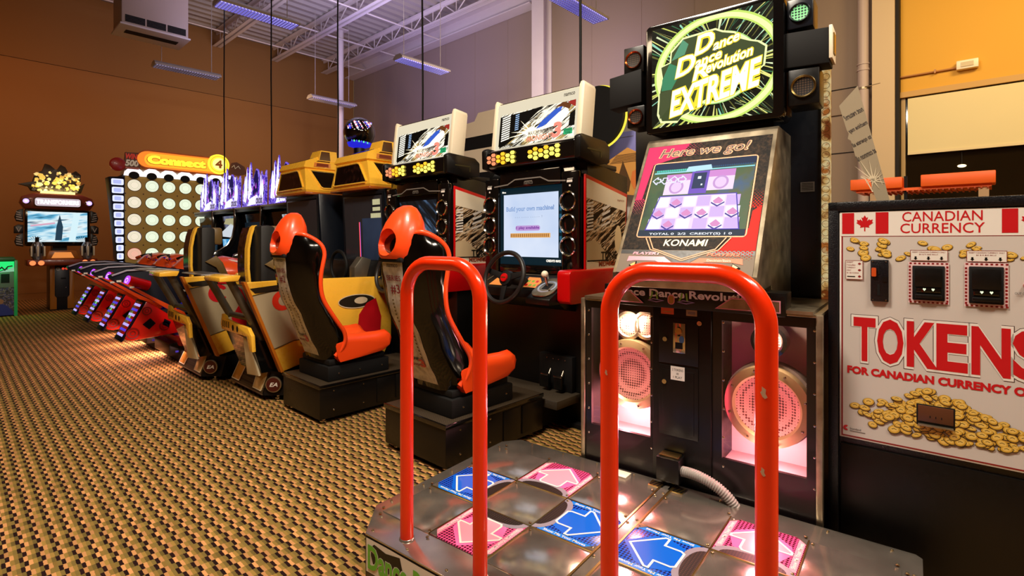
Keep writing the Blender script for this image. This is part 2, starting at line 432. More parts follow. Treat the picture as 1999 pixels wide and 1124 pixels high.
for y in (0.93, -0.75, -2.4): b.box((RX, y, 0.9), (RX + 0.06, y + 0.05, 3.44), mat('window_frame', '#b79a63', 0.5))
b.box((RX, -5, 0.9), (RX + 0.06, 0.985, 0.96), MATS['window_frame'])
struct('window_1', b, 'wide dark night window in the ochre wall', 'window')
b = MB(); b.box((RX - 0.02, -3.2, 2.62), (RX + 0.0, 0.9, 3.42), mat('blind_fabric', '#e4d8a8', 0.8, noise=0.03, nscale=3)); b.box((RX - 0.03, -3.2, 2.60), (RX + 0.005, 0.9, 2.635), mat('blind_bar', '#e2d3a4', 0.5))
single('roller_blind', b, 'pale half lowered roller blind over the wide dark window', 'blind', (RX, -1.2, 2.6))
# a light's reflection in the night glass, built as a glowing ball on a cord
b = MB(); b.ball((RX + 0.03, 0.305, 2.39), 0.03, glow('glint_glow', '#ffd9a0', 4.0), sz=(0.6, 1.6, 0.7)); b.cyl((RX + 0.03, 0.305, 2.4), (RX + 0.03, 0.305, 2.6), 0.006, m_dark)
single('window_glint', b, 'small glowing reflection of a light in the dark window', 'lamp', (RX, 0.305, 2.39))

# corrugated roof deck, ribs running across the joists
b = MB(); pr = []; y = -5.0
while y < FY:
    pr += [(y, CZ), (y + 0.11, CZ), (y + 0.15, CZ + 0.07), (y + 0.26, CZ + 0.07)]; y += 0.30
pr.append((FY, CZ))
vs = [(-6.5, p[0], p[1]) for p in pr] + [(RX, p[0], p[1]) for p in pr]; n = len(pr)
b.add(vs, [(i, i + 1, n + i + 1, n + i) for i in range(n - 1)], m_deck, None, False)
b.box((-6.5, -5, CZ + 0.09), (RX, FY, CZ + 0.15), m_deck)
struct('ceiling', b, 'white corrugated metal roof deck', 'ceiling', 20)

# open web joists
for i, (x, lab) in enumerate(((3.57, 'white open web roof joist ending above the hanging heater'), (5.17, 'white open web roof joist second along the end wall from the heater'),
                    (6.77, 'white open web roof joist third along the end wall from the heater'), (8.40, 'white open web roof joist next to the taupe side wall'))):
    t = thing('roof_joist', lab, 'joist', (x, 11, 6.88), group='white roof joists')
    b = MB()
    for s in (-1, 1): b.box((x + s * 0.065 - 0.045, 4, 6.86), (x + s * 0.065 + 0.045, FY, 6.875), m_white); b.box((x + s * 0.02 - 0.006, 4, 6.86), (x + s * 0.02 + 0.006, FY, 6.94), m_white)
    part('bottom_chord', b, t)
    b = MB(); b.box((x - 0.09, 4, CZ - 0.03), (x + 0.09, FY, CZ - 0.015), m_white); b.box((x - 0.02, 4, CZ - 0.10), (x + 0.02, FY, CZ - 0.03), m_white); part('top_chord', b, t)
    b = MB(); y = 4.2; k = 0
    while y < FY - 0.5:
        b.cyl((x, y, 6.9), (x, y + 0.45, CZ - 0.06), 0.016, m_white, 6); b.cyl((x, y + 0.45, CZ - 0.06), (x, y + 0.9, 6.9), 0.016, m_white, 6)
        b.cyl((x, y + 0.9, 6.9), (x, y + 0.9, CZ - 0.06), 0.012, m_white, 6); y += 0.9
    part('web', b, t)
for y, z, lab in ((15.0, 6.9, 'thin white bridging rod crossing the joists close to the end wall'), (13.2, 6.92, 'thin white bridging rod crossing the joists beside the round column'), (11.2, 6.9, 'thin white bridging rod crossing the joists high above the strip lights')):
    b = MB(); b.cyl((2.2, y, z), (RX - 0.1, y, z), 0.02, m_white, 8); single('bridging_rod', b, lab, 'rod', (5, y, z), group='bridging rods')
b = MB(); b.box((RX - 0.35, 7.9, 6.88), (RX - 0.02, FY, 6.91), m_white); b.box((RX - 0.19, 7.9, 6.9), (RX - 0.17, FY, CZ), m_white); b.box((RX - 0.35, 7.9, CZ - 0.04), (RX - 0.02, FY, CZ - 0.01), m_white)
struct('trim_2', b, 'white steel roof beam along the taupe side wall', 'beam')
b = MB(); b.box((RX - 0.32, 7.5, 0), (RX - 0.30, 7.85, 7.25), m_white); b.box((RX - 0.30, 7.66, 0), (RX - 0.02, 7.69, 7.25), m_white); b.box((RX - 0.04, 7.5, 0), (RX - 0.01, 7.85, 7.25), m_white)
struct('trim_3', b, 'white steel wall column carrying the roof beam', 'column')
b = MB(); b.cyl((7.42, 13.36, 0), (7.42, 13.36, 7.28), 0.085, m_white, 20); b.box((7.27, 13.2, 7.2), (7.57, 13.5, 7.24), m_white); struct('column', b, 'slim round white column in front of the end wall', 'column')

# downpipe, conduits and boxes on the taupe wall
t = thing('downpipe', 'round pale downpipe beside the cream wall pier', 'pipe', (9.33, 1.42, 0))
m_pipe = mat('pale_pipe_paint', '#b3a29a', 0.45, noise=0.04)
b = MB(); b.cyl((9.33, 1.42, 0), (9.33, 1.42, 7.3), 0.075, m_pipe, 24); part('pipe', b, t)
b = MB(); b.cyl((9.33, 1.42, 3.9), (9.33, 1.42, 3.93), 0.085, m_pipe); b.cyl((9.33, 1.42, 3.99), (9.33, 1.42, 4.01), 0.085, m_pipe); b.cyl((9.33, 1.42, 3.62), (9.33, 1.42, 3.65), 0.085, SILV); b.cyl((9.26, 1.42, 3.635), (9.26, 1.2, 3.66), 0.012, SILV, 8); part('clamp', b, t)
b = MB(); b.box((9.46, 1.52, 3.22), (9.5, 1.64, 3.36), m_right, 0.01); b.cyl((9.48, 1.64, 3.33), (9.48, 2.3, 3.33), 0.012, m_right, 8)
single('junction_box', b, 'small taupe junction box with conduit on the taupe wall', 'box', (9.5, 1.58, 3.29))
b = MB(); b.box((9.40, 0.13, 3.70), (9.5, 0.36, 3.82), CREAM, 0.01); b.box((9.39, 0.18, 3.73), (9.402, 0.31, 3.79), mat('socket_face', '#cdbf9a', 0.5)); b.cyl((9.47, 0.36, 3.745), (9.47, 0.985, 3.745), 0.013, mat('pink_conduit', '#b5804a', 0.5), 8); b.box((9.44, 0.58, 3.72), (9.5, 0.6, 3.77), MATS['pink_conduit'])
single('socket_box', b, 'cream socket box at the end of a conduit on the ochre wall', 'box', (9.5, 0.24, 3.76))

# hanging strip lights
m_louv = node_mat('louvre_diffuser', dots('#6a64c8', '#c0b8ff', 0.05, 0.4, 0.4, es=1.0))
m_louv2 = node_mat('louvre_diffuser_dim', dots('#544f66', '#a79cc0', 0.05, 0.4, 0.4, es=0.5))
m_lamp = mat('lamp_housing', '#a89f93', 0.4, noise=0.04)
for x0, y, lit, lab in ((2.88, 12.8, 0, 'white hanging strip light below the heater, in front of the orange wall'),
                        (6.25, 12.8, 0, 'white hanging strip light crossing the slim round column'),
                        (6.10, 8.75, 1, 'violet lit hanging strip light in front of the steel roof beam'),
                        (2.78, 8.75, 1, 'violet lit hanging strip light beside the hanging heater'),
                        (6.12, 4.78, 1, 'violet lit hanging strip light above the round black topper')):
    t = thing('strip_light', lab, 'light', (x0 + 0.63, y, 5.0), group='hanging strip lights')
    b = MB(); b.prism([(y - 0.15, 5.0), (y + 0.15, 5.0), (y + 0.16, 5.03), (y + 0.08, 5.09), (y - 0.08, 5.09), (y - 0.16, 5.03)], x0, x0 + 1.26, m_lamp, Matrix(((0, 0, 1, 0), (1, 0, 0, 0), (0, 1, 0, 0), (0, 0, 0, 1)))); part('housing', b, t)
    b = MB(); b.box((x0 + 0.03, y - 0.135, 4.985), (x0 + 1.23, y + 0.135, 5.0), m_louv if lit else m_louv2)
    for k in range(25): b.box((x0 + 0.05 + k * 0.048, y - 0.135, 4.975), (x0 + 0.053 + k * 0.048, y + 0.135, 4.986), m_lamp)
    part('louvre', b, t)
    for dx in (0.15, 1.1): b = MB(); b.cyl((x0 + dx, y, 5.09), (x0 + dx, y, 7.28), 0.006, m_lamp, 6); part('hanger', b, t)

# hanging heater / air handler
t = thing('air_handler', 'large white box air handler hanging high before the orange wall', 'air handler', (2.7, 12.0, 5.3))
m_ac = mat('air_handler_enamel', '#b09c90', 0.45, noise=0.03, nscale=5)
k_ = 0.929
hv = lambda p: (p[0] * k_, p[1] * k_, 1.35 + (p[2] - 1.35) * k_)
b = MB(); b.box(hv((2.30, 12.55, 5.62)), hv((3.46, 13.3, 6.75)), m_ac, 0.02); part('casing', b, t)
b = MB(); b.box(hv((2.27, 12.5, 5.6)), hv((3.49, 13.34, 5.64)), mat('air_handler_panel', '#d8cdcd', 0.4), 0.01); part('bottom_panel', b, t)
b = MB(); b.box(hv((2.42, 12.8, 5.592)), hv((3.34, 13.0, 5.6)), BLKM); part('outlet', b, t)
for k in range(3):
    b = MB(); x = 2.36 + k * 0.36; b.box(hv((x, 12.545, 5.68)), hv((x + 0.33, 12.556, 5.82)), BLKM)
    for q in range(4): b.box(hv((x, 12.538, 5.70 + q * 0.03)), hv((x + 0.33, 12.55, 5.704 + q * 0.03)), mat('vent_slat', '#4a403a', 0.5))
    part('vent', b, t)
for x in (2.35, 3.4): b = MB(); b.cyl(hv((x, 12.9, 6.7)), (x * k_, 12.9 * k_, 7.3), 0.015, m_ac, 8); part('hanger', b, t)

# black power drops
for x, y, z0, lab in ((3.5, 10.566, 0.01, 'thin black power cord hanging behind the round numbered sign disc'), (3.5, 8.469, 1.85, 'thin black power cord hanging behind the violet jagged marquees'),
                      (3.5, 6.372, 1.95, 'thin black power cord hanging beside the glossy black ball'), (3.5, 4.558, 1.96, 'thin black power cord hanging down to the smaller cream light box'),
                      (3.5, 2.472, 1.96, 'thin black power cord hanging behind the larger cream light box')):
    b = MB(); b.tube([(x, y, 7.28), (x + 0.004, y, 5.5), (x - 0.003, y, 4.0), (x + 0.006, y, 3.0), (x, y, z0)], 0.011, BLKM, 6)
    single('power_cord', b, lab, 'cord', (x, y, z0), group='black power cords')
# ------------------------------------------------------------------ dance machine: stage
RD = rad(5.1)
m_pinkd = node_mat('pink_perforated', dots('#e8528c', '#4a0820', 0.0135, 0.55, 0.25))
m_blued = node_mat('blue_perforated', dots('#1a5ad8', '#060c48', 0.0135, 0.5, 0.25))
m_pinks = mat('pink_acrylic', '#ee6fae', 0.22, coat=0.4); m_pinkl = mat('pink_acrylic_pale', '#f4a0b4', 0.25, coat=0.4)
m_blues = mat('blue_acrylic', '#0a62d8', 0.2, coat=0.4); m_bluel = mat('blue_acrylic_pale', '#1f7fe0', 0.22, coat=0.4)
m_mesh = node_mat('black_mesh', dots('#0c0807', '#4a3020', 0.0105, 0.9, 0.5))
m_rivet = mat('rivet_steel', '#cbb98d', 0.25, 1.0)

t = thing('dance_platform', 'steel dance stage with pink and blue arrow panels and two orange safety bars', 'dance platform', (1.85, 0.905, 0), RD)
PY0, PY1, PX0, PX1 = -0.03, 1.84, 1.272, 2.42
out = [(PX0, PY0), (PX1 - 0.02, PY0), (PX1, PY0 + 0.02), (PX1, 1.80), (2.33, 1.868), (1.435, 1.852), (PX0, 1.71)]
b = MB(); b.prism(out, 0.012, 0.192, BLK, bev=0.004)
for x in (1.5, 2.2):
    for y in (0.1, 0.9, 1.7): b.cyl((x, y, 0), (x, y, 0.02), 0.025, SILV)
base = part('base', b, t)
b = MB(); b.prism(out, 0.19, 0.1985, STEEL, bev=0.002)
for pc in (1.36, 0.455):                                        # plain steel squares between the arrow panels
    for i in range(3):
        for j in range(3):
            if (i + j) % 2 == 0:
                cx, cy = 1.8425 + (i - 1) * 0.285, pc + (j - 1) * 0.285
                b.box((cx - 0.1405, cy - 0.1405, 0.196), (cx + 0.1405, cy + 0.1405, 0.2025), STEEL, 0.0015)
part('deck_plate', b, t)
b = MB()                                                        # strips along the seams and the centre bar
for y in (0.882, 0.932): b.box((1.41, y - 0.004, 0.198), (2.40, y + 0.004, 0.206), BRASS)
b.box((1.41, 0.888, 0.198), (2.40, 0.926, 0.2035), STEEL)
for pc in (1.36, 0.455):
    for s in (-0.1425, 0.1425):
        b.box((1.415, pc + s - 0.0025, 0.198), (2.27, pc + s + 0.0025, 0.2055), BRASS)
        b.box((1.8425 + s - 0.0025, pc - 0.4275, 0.198), (1.8425 + s + 0.0025, pc + 0.4275, 0.2055), BRASS)
part('seam_strip', b, t)
def rivet(x, y, z0, r, n):
    b = MB(); b.lathe([(r, z0), (r * 0.85, z0 + 0.0035), (0.001, z0 + 0.005)], m_rivet, Matrix.Translation((x, y, 0)), n); part('rivet', b, t)
for pc in (1.36, 0.455):
    for i in range(4):
        for j in range(4):
            x, y = 1.8425 + (i - 1.5) * 0.285, pc + (j - 1.5) * 0.285
            for dx, dy in ((0.02, 0.014), (-0.02, -0.014)): rivet(x + dx, y + dy, 0.203, 0.0065, 10)
for k in range(9):
    for x in (1.30, 2.395): rivet(x, 0.06 + k * 0.205, 0.198, 0.006, 8)
for k in range(5):
    for y in (1.83, -0.005): rivet(1.5 + k * 0.19, y, 0.198, 0.006, 8)
ARW = [(0, .112), (.106, .012), (.106, -.004), (.056, -.004), (.056, -.066), (.046, -.08), (-.046, -.08), (-.056, -.066), (-.056, -.004), (-.106, -.004), (-.106, .012)]
for pc, side in ((1.36, 'inner'), (0.455, 'outer')):
    for d, nm, pk in (((1, 0), 'up', 1), ((-1, 0), 'down', 1), ((0, 1), 'left', 0), ((0, -1), 'right', 0)):
        cx, cy = 1.8425 + d[0] * 0.285, pc + d[1] * 0.285
        M = frame((cx, cy, 0.1995), (d[1], -d[0], 0), (d[0], d[1], 0))
        dm, sm, lm = (m_pinkd, m_pinks, m_pinkl) if pk else (m_blued, m_blues, m_bluel)
        b = MB(); b.box((-0.139, -0.139, 0), (0.139, 0.139, 0.004), dm, 0.0015, M)
        for s in (-1, 1):
            b.rect(s * 0.136, -0.11, s * 0.112, 0.13, lm, M, 0.0046)
        bb = MB()
        T = M @ Matrix.Rotation(math.pi / 2, 4, 'Z')
        for s in (-1, 1): b.text('Show Me Your Moves', -0.09, s * 0.124 - 0.007, 0.10, s * 0.124 + 0.007, WHT, T, 0.0052, 0.012)
        b.poly([(-0.139 + 0.0, -0.139)] + [(0.139 * math.cos(rad(a)), -0.139 + 0.075 * math.sin(rad(a))) for a in range(180, -1, -12)], mat('grey_ring', '#8d8490', 0.4), M, 0.0047)
        b.poly([(0.112 * math.cos(rad(a)), -0.139 + 0.05 * math.sin(rad(a))) for a in range(180, -1, -12)], m_mesh, M, 0.0052)
        b.poly([(-0.08, -0.075), (0.08, -0.075), (0.11, 0.0), (0.10, 0.05), (0.0, 0.135), (-0.10, 0.05), (-0.11, 0.0)], sm, M, 0.0049)
        p = part('arrow_panel', b, t, ('pink arrow panel with a white outlined arrow' if pk else 'blue arrow panel with a white outlined arrow'))
        b = MB(); b.poly([(x * 0.97, y * 0.97) for x, y in ARW], lm if pk else sm, M, 0.0054); b.outline([(x, y) for x, y in ARW], 0.0085, WHT, M, 0.006)
        part('arrow_print', b, p)
        for q in ((-0.139, 0.139), (0.139, 0.139)):
            b = MB(); s = 1 if q[0] > 0 else -1
            b.prism([(q[0], q[1]), (q[0] - s * 0.04, q[1]), (q[0], q[1] - 0.04)][::s], 0.003, 0.0065, STEEL, M)
            part('corner_bracket', b, p)
for x, y in ((2.365, 0.955), (2.365, 0.862)):
    b = MB(); b.box((x - 0.028, y - 0.035, 0.198), (x + 0.028, y + 0.035, 0.2035), BRASS, 0.001)
    for k in range(4): b.poly([(x - 0.025, y - 0.03 + k * 0.018), (x + 0.025, y - 0.045 + k * 0.018), (x + 0.025, y - 0.037 + k * 0.018), (x - 0.025, y - 0.022 + k * 0.018)], BLK, None, 0.2039)
    part('hazard_plate', b, t)
b = MB(); b.box((2.33, 1.10, 0.198), (2.395, 1.20, 0.2032), CREAM, 0.001); part('notice_plate', b, t)
# torn name sticker on the front edge
M = frame((PX0 - 0.002, 1.70, 0.0), (0, -1, 0), (0, 0, 1)); b = MB()
b.poly([(0, .055), (.0, .186), (.12, .188), (.3, .186), (.48, .188), (.62, .18), (.6, .12), (.47, .06), (.36, .075), (.24, .05), (.12, .058)], WHT, M, 0.001)
b.poly([(.02, .15), (.05, .175), (.12, .165), (.2, .178), (.22, .12), (.16, .09), (.1, .1), (.05, .08)], BLK, M, 0.0016)
b.text('Dance R', .012, .07, .33, .165, mat('sticker_green', '#6fc23a', 0.5), M, 0.003, 0.03); b.text('Dance R', .012, .07, .33, .165, WHT, M, 0.0022, 0.055)
part('torn_sticker', b, t, 'torn white sticker with green lettering')
# safety bars
def bar(y0, y1, lab):
    x, top, r = 1.345, 1.268, 0.125
    ym, ye = max(y0, y1), min(y0, y1)
    pth = [(x, ym, 0.198), (x, ym, 0.6)] + [(x, ym - r + r * math.cos(rad(a)), top - r + r * math.sin(rad(a))) for a in range(0, 91, 9)] + [(x, ye + r - r * math.sin(rad(a)), top - r + r * math.cos(rad(a))) for a in range(0, 91, 9)] + [(x, ye, 0.6), (x, ye, 0.198)]
    b = MB(); b.tube(pth, 0.0255, ORED, 24); p = part('safety_bar', b, t, lab)
    b = MB()
    for y in (ym, ye): b.lathe([(0.03, 0.198), (0.0285, 0.204), (0.026, 0.206)], STEEL, Matrix.Translation((x, y, 0)), 24)
    part('base_flange', b, p); return p
bar(1.549, 1.174, 'orange red tube safety bar')
pb = bar(0.685, 0.274, 'scratched red tube safety bar')
for y, z, s in ((0.275, 0.995, 0.008), (0.277, 0.81, 0.006), (0.682, 0.98, 0.0045)):
    M = frame((1.345 - 0.026, y, z), (0, -1, 0.15), (0, 0.15, 1)); b = MB(); b.poly([(-.9 * s, .2 * s), (-.5 * s, -1.1 * s), (.1 * s, -1.7 * s), (.9 * s, -1.3 * s), (.5 * s, -.2 * s), (.8 * s, 1.0 * s), (-.2 * s, 1.9 * s), (-.4 * s, .7 * s)], mat('bare_scratch', '#c9a184', 0.5), M, 0); part('paint_chip', b, pb)

# ------------------------------------------------------------------ dance machine: cabinet
t = thing('dance_game_cabinet', 'tall dance game cabinet with tilted screen, pink lit speakers and glowing green sign', 'arcade machine', (2.75, 0.85, 0), RD)
m_tex = node_mat('black_circuit_print', blotches([(0.42, '#0d0906'), (0.5, '#2d2118'), (0.54, '#0d0906'), (0.6, '#38291c')], 60, 0, 0.5, spec=0.12))
m_neon = glow('pink_neon', '#ff4f8a', 4.5)
m_pinkw = mat('pale_pink_lining', '#f2e2da', 0.45, noise=0.05, nscale=12)
m_coneg = node_mat('pink_speaker_mesh', dots('#d8a496', '#5a2a24', 0.0125, 0.9, 0.45))
m_pane = node_mat('clear_pane', glass('#fff0f0', 0.05))
m_frameblk = mat('window_frame_black', '#130c0d', 0.3, coat=0.2)
y0, y1 = 0.30, 1.40
F = frame((2.45, y1, 0), (0, -1, 0), (0, 0, 1))
# pedestal shell (open speaker chambers)
b = MB()
b.box((2.9, y0, 0.02), (3.05, y1, 1.03), BLK); b.box((2.47, y0, 0.02), (3.05, y0 + 0.03, 1.03), BLK); b.box((2.47, y1 - 0.03, 0.02), (3.05, y1, 1.03), BLK)
b.box((2.47, y0, 0.02), (3.05, y1, 0.30), BLK); b.box((2.46, y0, 1.0), (3.05, y1, 1.04), BLK); b.box((2.47, y1 - 0.39 - 0.30, 0.02), (3.0, y1 - 0.39, 1.03), BLK)
ped = part('pedestal', b, t)
b = MB(); b.box((2.45, y0 - 0.004, 1.032), (3.05, y1 + 0.004, 1.047), SILV, 0.003)
for y in (y0, y1): b.box((2.44, y - 0.012, 0.03), (2.47, y + 0.012, 1.045), SILV, 0.003)
part('steel_trim', b, t)
for (ua, ub, va, vb, wc, twc) in ((0.0, 0.40, 0.03, 1.03, (0.235, 0.655), ((0.215, 0.905), (0.315, 0.915))), (0.69, 1.10, 0.03, 1.03, (0.885, 0.61), ((0.89, 0.90),))):
    wa, wb, wz0, wz1 = (0.047, 0.375, 0.38, 0.996) if ua == 0 else (0.715, 1.053, 0.364, 0.989)
    b = MB()
    for q in ((ua + 0.014 if ua == 0 else ua - 0.02, va, wa, vb), (wb, va, ub, vb), (wa, va, wb, wz0), (wa, wz1, wb, vb)): b.box((q[0], q[1], -0.02), (q[2], q[3], 0.0), m_frameblk, 0, F)
    for u in (ua + 0.032, ub - 0.018):
        for k in range(6): b.lathe([(0.006, 0.0), (0.005, 0.003), (0.001, 0.004)], CHROME, F @ Matrix.Translation((u, 0.33 + k * 0.13, 0)), 8)
    fr = part('window_frame', b, t)
    b = MB(); b.rect(wa - 0.01, wz0 - 0.01, wb + 0.01, wz1 + 0.01, m_pane, F, -0.012); part('pane', b, fr)
    b = MB()                                                   # lining of the lit chamber
    b.rect(wa - 0.03, wz0 - 0.05, wb + 0.03, wz1 + 0.03, m_pinkw, F, -0.26)
    for (p, q) in (((wa - 0.03, wz0 - 0.05), (wa - 0.03, wz1 + 0.03)), ((wb + 0.03, wz0 - 0.05), (wb + 0.03, wz1 + 0.03)), ((wa - 0.03, wz0 - 0.05), (wb + 0.03, wz0 - 0.05)), ((wa - 0.03, wz1 + 0.03), (wb + 0.03, wz1 + 0.03))):
        b.add([(p[0], p[1], -0.26), (q[0], q[1], -0.26), (q[0], q[1], -0.03), (p[0], p[1], -0.03)], [(0, 1, 2, 3)], m_pinkw, F, False)
    part('chamber_lining', b, t)
    for u in (wa - 0.022, wb + 0.022):
        b = MB(); b.tube([(u, wz0 - 0.03, -0.034), (u, wz1 + 0.01, -0.034)], 0.007, m_neon, 8, M=F); part('neon_tube', b, t)
    for u in ((wa + wb) / 2,):
        pos = Matrix.Rotation(RD, 4, 'Z') @ (F @ V((u, wz0 + 0.06, -0.05))); lamp('chamber_lamp', 'POINT', pos, 9.0, '#ff9eaa', 0.04)
        pos = Matrix.Rotation(RD, 4, 'Z') @ (F @ V((u + 0.02, wz1 - 0.05, -0.05))); lamp('chamber_lamp', 'POINT', pos, 8.0, '#ffe0c4', 0.04)
    Mw = F @ Matrix.Translation((wc[0], wc[1], -0.13)); rr = 0.178
    b = MB(); b.lathe([(rr, 0.0), (rr + 0.004, 0.035), (rr, 0.06), (rr - 0.035, 0.066), (rr - 0.045, 0.05)], mat('champagne_ring', '#c8b888', 0.35, 0.7), Mw, 48)
    b.lathe([(rr + 0.012, -0.06), (rr + 0.012, 0.0), (rr - 0.02, 0.0)], GREY, Mw, 48)
    for k in range(8): b.lathe([(0.007, 0.066), (0.005, 0.07), (0.001, 0.071)], CHROME, Mw @ Matrix.Translation((math.cos(k * math.pi / 4 + .3) * (rr - 0.016), math.sin(k * math.pi / 4 + .3) * (rr - 0.016), 0)), 8)
    sp = part('speaker_ring', b, t)
    b = MB(); b.lathe([(rr - 0.04, 0.052), (rr - 0.08, 0.035), (rr - 0.12, 0.026), (0.001, 0.022)], m_coneg, Mw, 48); part('speaker_mesh', b, sp)
    for q in twc:
        Mt = F @ Matrix.Translation((q[0], q[1], -0.12)); b = MB(); b.lathe([(0.075, -0.05), (0.075, 0.03), (0.06, 0.036), (0.052, 0.03)], BLKG if ua else SILV, Mt, 32)
        tw = part('tweeter_ring', b, t); b = MB(); b.lathe([(0.053, 0.03), (0.02, 0.038), (0.001, 0.04)], m_coneg, Mt, 32); part('tweeter_mesh', b, tw)
# coin column
b = MB(); b.box((0.392, 0.05, -0.03), (0.672, 1.035, 0.012), BLK, 0.004, F)
part('coin_column', b, t)
b = MB(); b.box((0.425, 0.765, 0.012), (0.615, 0.985, 0.018), BLK, 0.003, F); b.box((0.425, 0.42, 0.012), (0.615, 0.755, 0.018), BLK, 0.003, F); b.box((0.445, 0.44, 0.018), (0.595, 0.735, 0.021), BLK, 0.003, F)
door = part('coin_door', b, t)
b = MB(); b.box((0.498, 0.82, 0.018), (0.557, 0.962, 0.026), CHROME, 0.003, F); b.box((0.522, 0.90, 0.026), (0.533, 0.945, 0.028), BLKM, 0, F); b.cyl((0.527, 0.925, 0.026), (0.527, 0.925, 0.036), 0.016, BRASS, M=F); b.box((0.51, 0.84, 0.026), (0.545, 0.87, 0.028), BLKM, 0, F); b.ell(0.54, 0.885, 0.012, 0.018, mat('blue_sticker', '#4a7fc0', 0.5), F, 0.0275)
part('coin_slot', b, door)
for u, v in ((0.458, 0.879), (0.455, 0.675), (0.622, 0.969)): b = MB(); b.cyl((u, v, 0.012), (u, v, 0.026), 0.011, CHROME, M=F); part('lock', b, door)
b = MB(); b.rect(0.486, 0.69, 0.553, 0.755, WHT, F, 0.0222); b.text('2 TOKENS', 0.493, 0.733, 0.546, 0.744, BLKM, F, 0.0226); b.text('=', 0.514, 0.717, 0.525, 0.724, BLKM, F, 0.0226); b.text('1 PLAY', 0.498, 0.698, 0.541, 0.709, BLKM, F, 0.0226); part('price_sticker', b, door)
b = MB(); b.rect(0.435, 0.998, 0.498, 1.028, mat('orange_sticker', '#e0602a', 0.5), F, 0.013); b.rect(0.448, 1.008, 0.486, 1.012, BRASS, F, 0.0134); b.rect(0.557, 0.998, 0.608, 1.026, SILV, F, 0.013); b.rect(0.565, 1.006, 0.6, 1.019, GREY, F, 0.0134); part('stickers', b, t)
b = MB(); b.box((0.44, 0.225, 0.0), (0.55, 0.335, 0.09), BLK, 0.004, F); b.box((0.45, 0.335, 0.02), (0.54, 0.345, 0.075), BRASS, 0.002, F); jb = part('cable_box', b, t)
P0, P1, P2, P3 = V((0.548, 0.278, 0.05)), V((0.66, 0.31, 0.10)), V((0.80, 0.26, 0.075)), V((0.815, 0.10, 0.045))
pts = []; R_ = []
for i in range(141):
    s = i / 140; pts.append(P0 * (1 - s) ** 3 + P1 * 3 * s * (1 - s) ** 2 + P2 * 3 * s * s * (1 - s) + P3 * s ** 3); R_.append(0.0215 + (0.0025 if i % 4 < 2 else -0.001))
b = MB(); b.tube(pts, R_, mat('grey_conduit', '#9b948e', 0.45), 14, M=F); part('conduit', b, t, 'ribbed grey cable conduit')
# fascia with the name
b = MB(); b.box((2.42, 0.42, 1.03), (2.55, 1.26, 1.13), BLK, 0.003)
M2 = frame((2.42, 1.40, 0), (0, -1, 0), (0, 0, 1))
b.box((2.425, y0 + 0.02, 1.045), (3.0, y1 - 0.02, 1.06), SILV)
for pts in ([(0.15, 1.047), (0.15, 1.10), (0.285, 1.10), (0.35, 1.047)], [(0.70, 1.047), (0.765, 1.095), (0.96, 1.095), (0.96, 1.047)]):
    b.prism(pts, 0.0, 0.006, SILV, M2); b.outline(pts, 0.005, m_pinkl, M2, 0.0066)
b.text('Dance Dance Revolution', 0.19, 1.080, 0.87, 1.117, mat('title_white', '#ffffff', 0.5), M2, 0.004, 0.03)
for u in (0.40, 0.545):
    for k in range(2): b.outline([(u + k * 0.02, 1.105), (u + k * 0.025 - 0.003, 1.085), (u + k * 0.04 - 0.015, 1.068)], 0.008, mat('lime_print', '#8fc94a', 0.5), M2, 0.0046, False)
    b.outline([(u - 0.02, 1.062), (u + 0.005, 1.07), (u + 0.055, 1.064), (u + 0.02, 1.056)], 0.004, mat('lilac_print', '#b9a0d8', 0.5), M2, 0.005)
b.prism(rrect(0.478, 1.05, 0.508, 1.092, 0.014), 0.0, 0.005, BRASS, M2); b.outline(rrect(0.478, 1.05, 0.508, 1.092, 0.014), 0.004, m_pinkl, M2, 0.0056)
part('name_fascia', b, t)
# tilted monitor housing
prof = [(2.28, 1.135), (2.28, 1.2), (2.70, 1.88), (2.72, 1.895), (3.03, 1.895), (3.05, 1.05), (2.62, 1.05), (2.56, 1.15)]
b = MB(); b.yprism(prof, 0.50, 1.145, SILV, 0.004); mh = part('monitor_housing', b, t, 'brushed metal monitor housing')
P = frame((2.28, 1.145, 1.2), (0, -1, 0), (0.42, 0, 0.68)); 
b = MB(); b.rect(0.018, 0.125, 0.627, 0.765, m_tex, P, 0.002)
mg, rd_ = mat('magenta_print', '#c2255e', 0.5, spec=0.12), mat('red_print', '#f01808', 0.5, spec=0.12)
b.poly([(0.02, 0.42), (0.02, 0.763), (0.24, 0.763), (0.2, 0.68), (0.07, 0.64), (0.055, 0.42)], mg, P, 0.0028)
b.poly([(0.625, 0.126), (0.47, 0.126), (0.53, 0.2), (0.585, 0.24), (0.59, 0.33), (0.625, 0.36)], rd_, P, 0.0028)
rnd = random.Random(4)
for i in range(26):
    for j in range(9):
        u, v = 0.21 + i * 0.0085, 0.685 + j * 0.0088
        if (i + j) % 2 == 0 and i < 14: r = 0.0046 * (1 - i / 15); b.poly([(u - r, v), (u, v - r), (u + r, v), (u, v + r)], mg, P, 0.0031)
for i in range(8):
    for j in range(12):
        if (i + j) % 2 == 0:
            r = 0.0052 * (1 - j / 13); u = 0.022 + i * 0.0068; v = 0.42 - j * 0.0085; b.poly([(u - r, v), (u, v - r), (u + r, v), (u, v + r)], mg, P, 0.0031)
            u = 0.622 - i * 0.0068; v = 0.35 + j * 0.0085; b.poly([(u - r, v), (u, v - r), (u + r, v), (u, v + r)], rd_, P, 0.0031)
for i in range(18):
    for j in range(7):
        if (i + j) % 2 == 0: r = 0.005 * (1 - j / 8); u = 0.46 + i * 0.009; v = 0.122 - j * 0.007; b.poly([(u - r, v), (u, v - r), (u + r, v), (u, v + r)], rd_, P, 0.0051)
